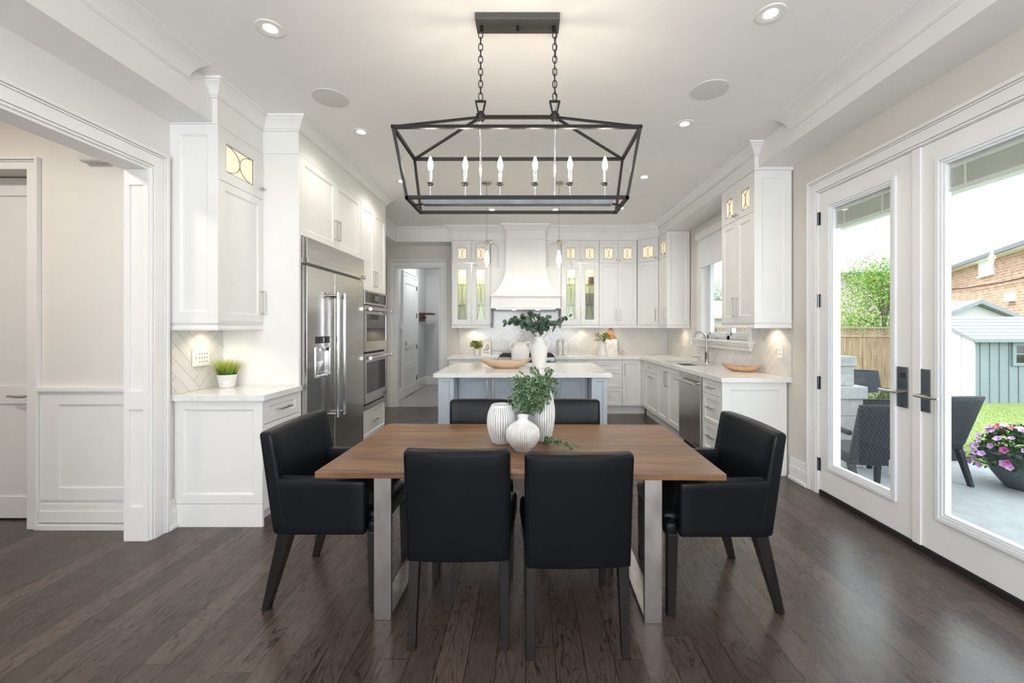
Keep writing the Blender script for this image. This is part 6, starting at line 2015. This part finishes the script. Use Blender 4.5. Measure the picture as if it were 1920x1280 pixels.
# stone porch pier
p = thing('stone_pier', 'pale stone porch pier with a stepped cap on the patio', 'stone pier', (3.57, 4.80, PZ))
m = MB()
for k in range(4): m.box(-0.14 + 0.004 * (k % 2), -0.14, k * 0.19 + 0.003, 0.14 - 0.003 * (k % 2), 0.14, (k + 1) * 0.19 - 0.003)
m.box(-0.13, -0.13, 0, 0.13, 0.13, 0.76); m.build('base', M['stone'], p, bevel=0.006)
m = MB(); m.box(-0.17, -0.17, 0.76, 0.17, 0.17, 0.90); m.build('cap', M['stone'], p, bevel=0.012)
m = MB(); m.box(-0.11, -0.10, 0.90, 0.07, 0.10, 1.12); m.box(-0.13, -0.12, 1.12, 0.09, 0.12, 1.23); m.build('upper_block', M['stone'], p, bevel=0.01)

# fence
f = thing('wooden_fence', 'weathered cedar board fence with a lattice top at the end of the lawn', 'fence', (2.9, 12.6, 0))
m = MB(); rnd = random.Random(6)
x = 0.0
while x < 8.1:
    m.box(x, 0, -0.62, x + 0.136, 0.022 + rnd.uniform(0, .008), 1.14); x += 0.142
m.build('board_panel', M['fencewood'], f)
m = MB()
for z0, z1 in ((1.12, 1.17), (1.375, 1.42)): m.box(0, -0.03, z0, 8.24, 0.05, z1)
m.build('rail', M['fencewood'], f)
m = MB()
x = 0.0
while x < 8.0:
    a, b = Vector((x, 0.0, 1.165)), Vector((x + 0.21, 0.0, 1.378)); m.bar(a, b, 0.02)
    a, b = Vector((x + 0.21, 0.016, 1.165)), Vector((x, 0.016, 1.378)); m.bar(a, b, 0.02); x += 0.085
m.build('lattice', M['fencewood'], f)
for x in (0.0, 2.7, 5.4, 8.1):
    m = MB(); m.box(x - 0.05, 0.02, -0.62, x + 0.05, 0.12, 1.44); m.build('post', M['fencewood'], f)

# shed
s = thing('garden_shed', 'grey plank garden shed with a small four pane window', 'shed', (11.45, 10.8, -0.56))
SW, SDp, SH = 3.2, 2.3, 1.66
ridge = 2.22
m = MB()
m.box(0, 0, 0, SW, SDp, SH)
m.build('wall', M['shedgrey'], s)
m = MB()
for k in range(13):
    x = 0.13 + k * 0.247
    m.box(x - 0.006, -0.012, 0.02, x + 0.006, 0.001, SH - 0.02)
m.build('plank_groove', M['fascia'], s)
m = MB()
m.prism([(-0.02, 0.0), (SDp + 0.02, 0.0), (SDp + 0.02, SH), (SDp / 2, ridge - 0.03), (-0.02, SH)], 'X', -0.03, -0.001)
for y in (0.30, 0.62): m.box(-0.045, y, 0, -0.03, y + 0.012, SH + 0.1)
m.build('gable', M['shedlight'], s)
m = MB(); m.box(-0.06, 0.75, 0.03, -0.03, 1.6, 1.50); d = m.build('shed_door', M['sheddoor'], s, bevel=0.01)
m = MB(); m.box(-0.066, 0.86, 1.12, -0.058, 1.16, 1.40); m.build('shed_door_pane', M['blackglass'], d)
m = MB()
ns = 7
for sgn in (0, 1):
    for k in range(ns):
        t0, t1 = k / ns, (k + 1) / ns
        y0, y1 = -0.16 + (SDp / 2 + 0.16) * t0, -0.16 + (SDp / 2 + 0.16) * t1
        z0, z1 = SH - 0.03 + (ridge - SH + 0.06) * t0, SH - 0.03 + (ridge - SH + 0.06) * t1
        if sgn: y0, y1 = SDp - y0, SDp - y1
        m.prism([(y0, z0), (y0, z0 + 0.045), (y1, z1 + 0.02), (y1, z1)], 'X', -0.14, SW + 0.1)
m.build('roof', M['shedroof'], s)
m = MB(); m.box(-0.15, -0.175, SH - 0.07, SW + 0.1, -0.15, SH + 0.02); m.build('eave_trim', M['shedgrey'], s)
w = MB(); w.framed_hole(0.93, 1.60, 0.98, 1.58, 1.02, 1.51, 1.06, 1.50, -0.05, 0.05); w.box(1.25, -0.045, 1.06, 1.28, -0.01, 1.50); w.box(1.02, -0.045, 1.27, 1.51, -0.01, 1.30)
wf = w.build('window', M['shedgrey'], s, bevel=0.006)
w = MB(); w.box(1.02, -0.025, 1.06, 1.51, -0.015, 1.50); w.build('window_pane', M['blackglass'], wf)
# neighbour's garage gable
g = thing('neighbour_garage', 'pale gabled garage roof rising behind the garden shed', 'garage', (15.6, 15.2, -0.6))
m = MB(); m.prism([(-1.4, 0), (2.4, 0), (2.4, 2.1), (0.5, 2.84), (-1.4, 2.1)], 'Y', 0.0, 2.0); m.build('wall', M['shedlight'], g)
m = MB(); m.prism([(-1.75, 1.97), (0.5, 2.86), (0.5, 3.0), (-1.75, 2.10)], 'Y', -0.25, 2.2); m.prism([(0.5, 2.86), (2.75, 1.97), (2.75, 2.10), (0.5, 3.0)], 'Y', -0.25, 2.2); m.build('roof', M['shedroof'], g)
# brick house
th = radians(239.5)
b = thing('brick_house', 'orange brick house with a grey roof beyond the sheds', 'house', (25.1, 25.0, 0), th)
m = MB(); m.box(-1.2, 0, -1, 11.2, 9, 4.82); m.build('wall', M['brick'], b)
m = MB(); m.prism([(-0.55, 4.72), (-0.55, 4.86), (4.5, 7.3), (4.5, 7.15)], 'X', -1.7, 11.6); m.prism([(4.5, 7.15), (4.5, 7.3), (9.6, 4.86), (9.6, 4.72)], 'X', -1.7, 11.6); m.build('roof', M['roofpale'], b)
m = MB(); m.box(-1.7, -0.60, 4.66, 11.6, -0.5, 4.84); m.build('gutter', M['fascia'], b)
m = MB(); m.box(-1.2, -0.5, 4.66, 11.2, 0.0, 4.70); m.build('soffit', M['vinyl'], b)
for x0, x1 in ((4.15, 5.75), (9.1, 10.9)):
    w = MB(); w.framed_hole(x0, x1, 3.98, 4.70, x0 + 0.62, x1 - 0.12, 4.10, 4.62, -0.07, 0.07); w.box(x0 - 0.08, -0.12, 3.92, x1 + 0.08, 0, 4.0); wf = w.build('window', M['vinyl'], b)
    w = MB(); w.box(x0 + 0.62, -0.03, 4.10, x1 - 0.12, -0.02, 4.62); w.build('window_pane', M['shade'], wf)
for x in (5.7, 7.9):
    m = MB(); m.box(x, 2.2, 6.0, x + 0.7, 2.9, 6.32); m.build('roof_vent', M['roofpale'], b)
m = MB(); m.box(7.2, -0.15, 2.55, 7.9, 0, 2.9); m.build('wall_vent', M['vinyl'], b)
m = MB(); m.tube([(-1, -0.09, 3.72), (3, -0.12, 3.52), (7, -0.12, 3.45), (11.1, -0.1, 3.5)], 0.03, 6); m.build('wall_cable', M['cable'], b)
# far houses
h = thing('pink_house', 'pale pinkish house partly hidden by the young tree', 'house', (21.2, 31, 0), radians(-8))
m = MB(); m.box(-4, 0, -1, 5.2, 8, 5.3); m.build('wall', M['pinkwall'], h)
m = MB(); m.prism([(-0.6, 5.2), (-0.6, 5.4), (4, 6.6), (4, 6.4)], 'X', -4.5, 5.7); m.build('roof', M['roofpale'], h)
m = MB(); m.box(-4.5, -0.65, 5.1, 5.7, -0.55, 5.35); m.build('gutter', M['fascia'], h)
h = thing('far_house', 'low house with a pale orange roof seen through the sink window', 'house', (10.6, 25.5, 0))
m = MB(); m.box(-3, 0, -1, 4.6, 7, 2.0); m.build('wall', M['shedlight'], h)
m = MB(); m.prism([(-0.5, 1.95), (-0.5, 2.1), (3.0, 3.2), (3.0, 3.05)], 'X', -3.4, 5.0); m.build('roof', M['pinkwall'], h)

def tree(name, label, loc, blobs, n, mat, seed, ls=0.13, trunk=((0, 0, 0), (0.1, 0, 1.8), (0.2, 0, 3))):
    t = thing(name, label, 'tree', loc)
    rnd = random.Random(seed)
    m = MB(); tp = [Vector(p) for p in trunk]
    m.tube(tp, [0.10, 0.07, 0.03][:len(tp)], 8)
    for c, r in blobs:
        b0 = tp[1].lerp(tp[2], rnd.random()); m.tube([b0, b0.lerp(Vector(c), .6) + Vector((0, 0, .1)), Vector(c)], [0.035, 0.02, 0.01], 6)
    m.build('trunk', M['bark'], t, smooth=60)
    lv = MB(); lay = lv.layer('tone')
    tot = sum(r[0] * r[1] * r[2] for c, r in blobs)
    for c, r in blobs:
        for _ in range(int(n * r[0] * r[1] * r[2] / tot)):
            d = Vector((rnd.gauss(0, 1), rnd.gauss(0, 1), rnd.gauss(0, 1))).normalized() * (rnd.random() ** 0.4)
            p = Vector(c) + Vector((d.x * r[0], d.y * r[1], d.z * r[2]))
            lv.leafquad(p, (rnd.uniform(-1, 1), rnd.uniform(-1, 1), rnd.uniform(-1, .5)), (rnd.random() - .5, rnd.random() - .5, 1), ls * rnd.uniform(.7, 1.3), ls * 0.5, rnd.random(), lay)
    lv.build('crown', M[mat], t)
    return t
tree('young_tree', 'bright green young tree behind the cedar fence', (11.85, 14.35, -0.6),
     [((-0.15, 0, 3.9), (1.0, 0.8, 0.65)), ((0.6, 0, 3.6), (0.9, 0.8, 0.8)), ((-0.45, 0, 3.2), (0.75, 0.7, 0.55)), ((0.5, 0, 2.7), (0.9, 0.8, 0.7)), ((-0.9, 0, 2.35), (0.75, 0.7, 0.55)), ((-0.2, 0, 2.0), (1.2, 0.8, 0.4)), ((1.3, 0, 3.0), (0.8, .8, 1.0))], 9500, 'treeleaf', 4, 0.085, ((0.35, 0, 0), (0.3, 0, 1.8), (0.2, 0, 3.6)))
tree('far_tree', 'soft blue green tree seen through the sink window', (18.3, 42, -0.6),
     [((0, 0, 5.4), (2.2, 1.6, 1.6)), ((1.7, 0, 4.4), (1.9, 1.6, 1.7)), ((-1.7, 0, 4.2), (1.7, 1.4, 1.5)), ((0.3, 0, 3.4), (2.8, 1.6, 1.1))], 4000, 'treedark', 5, 0.24)
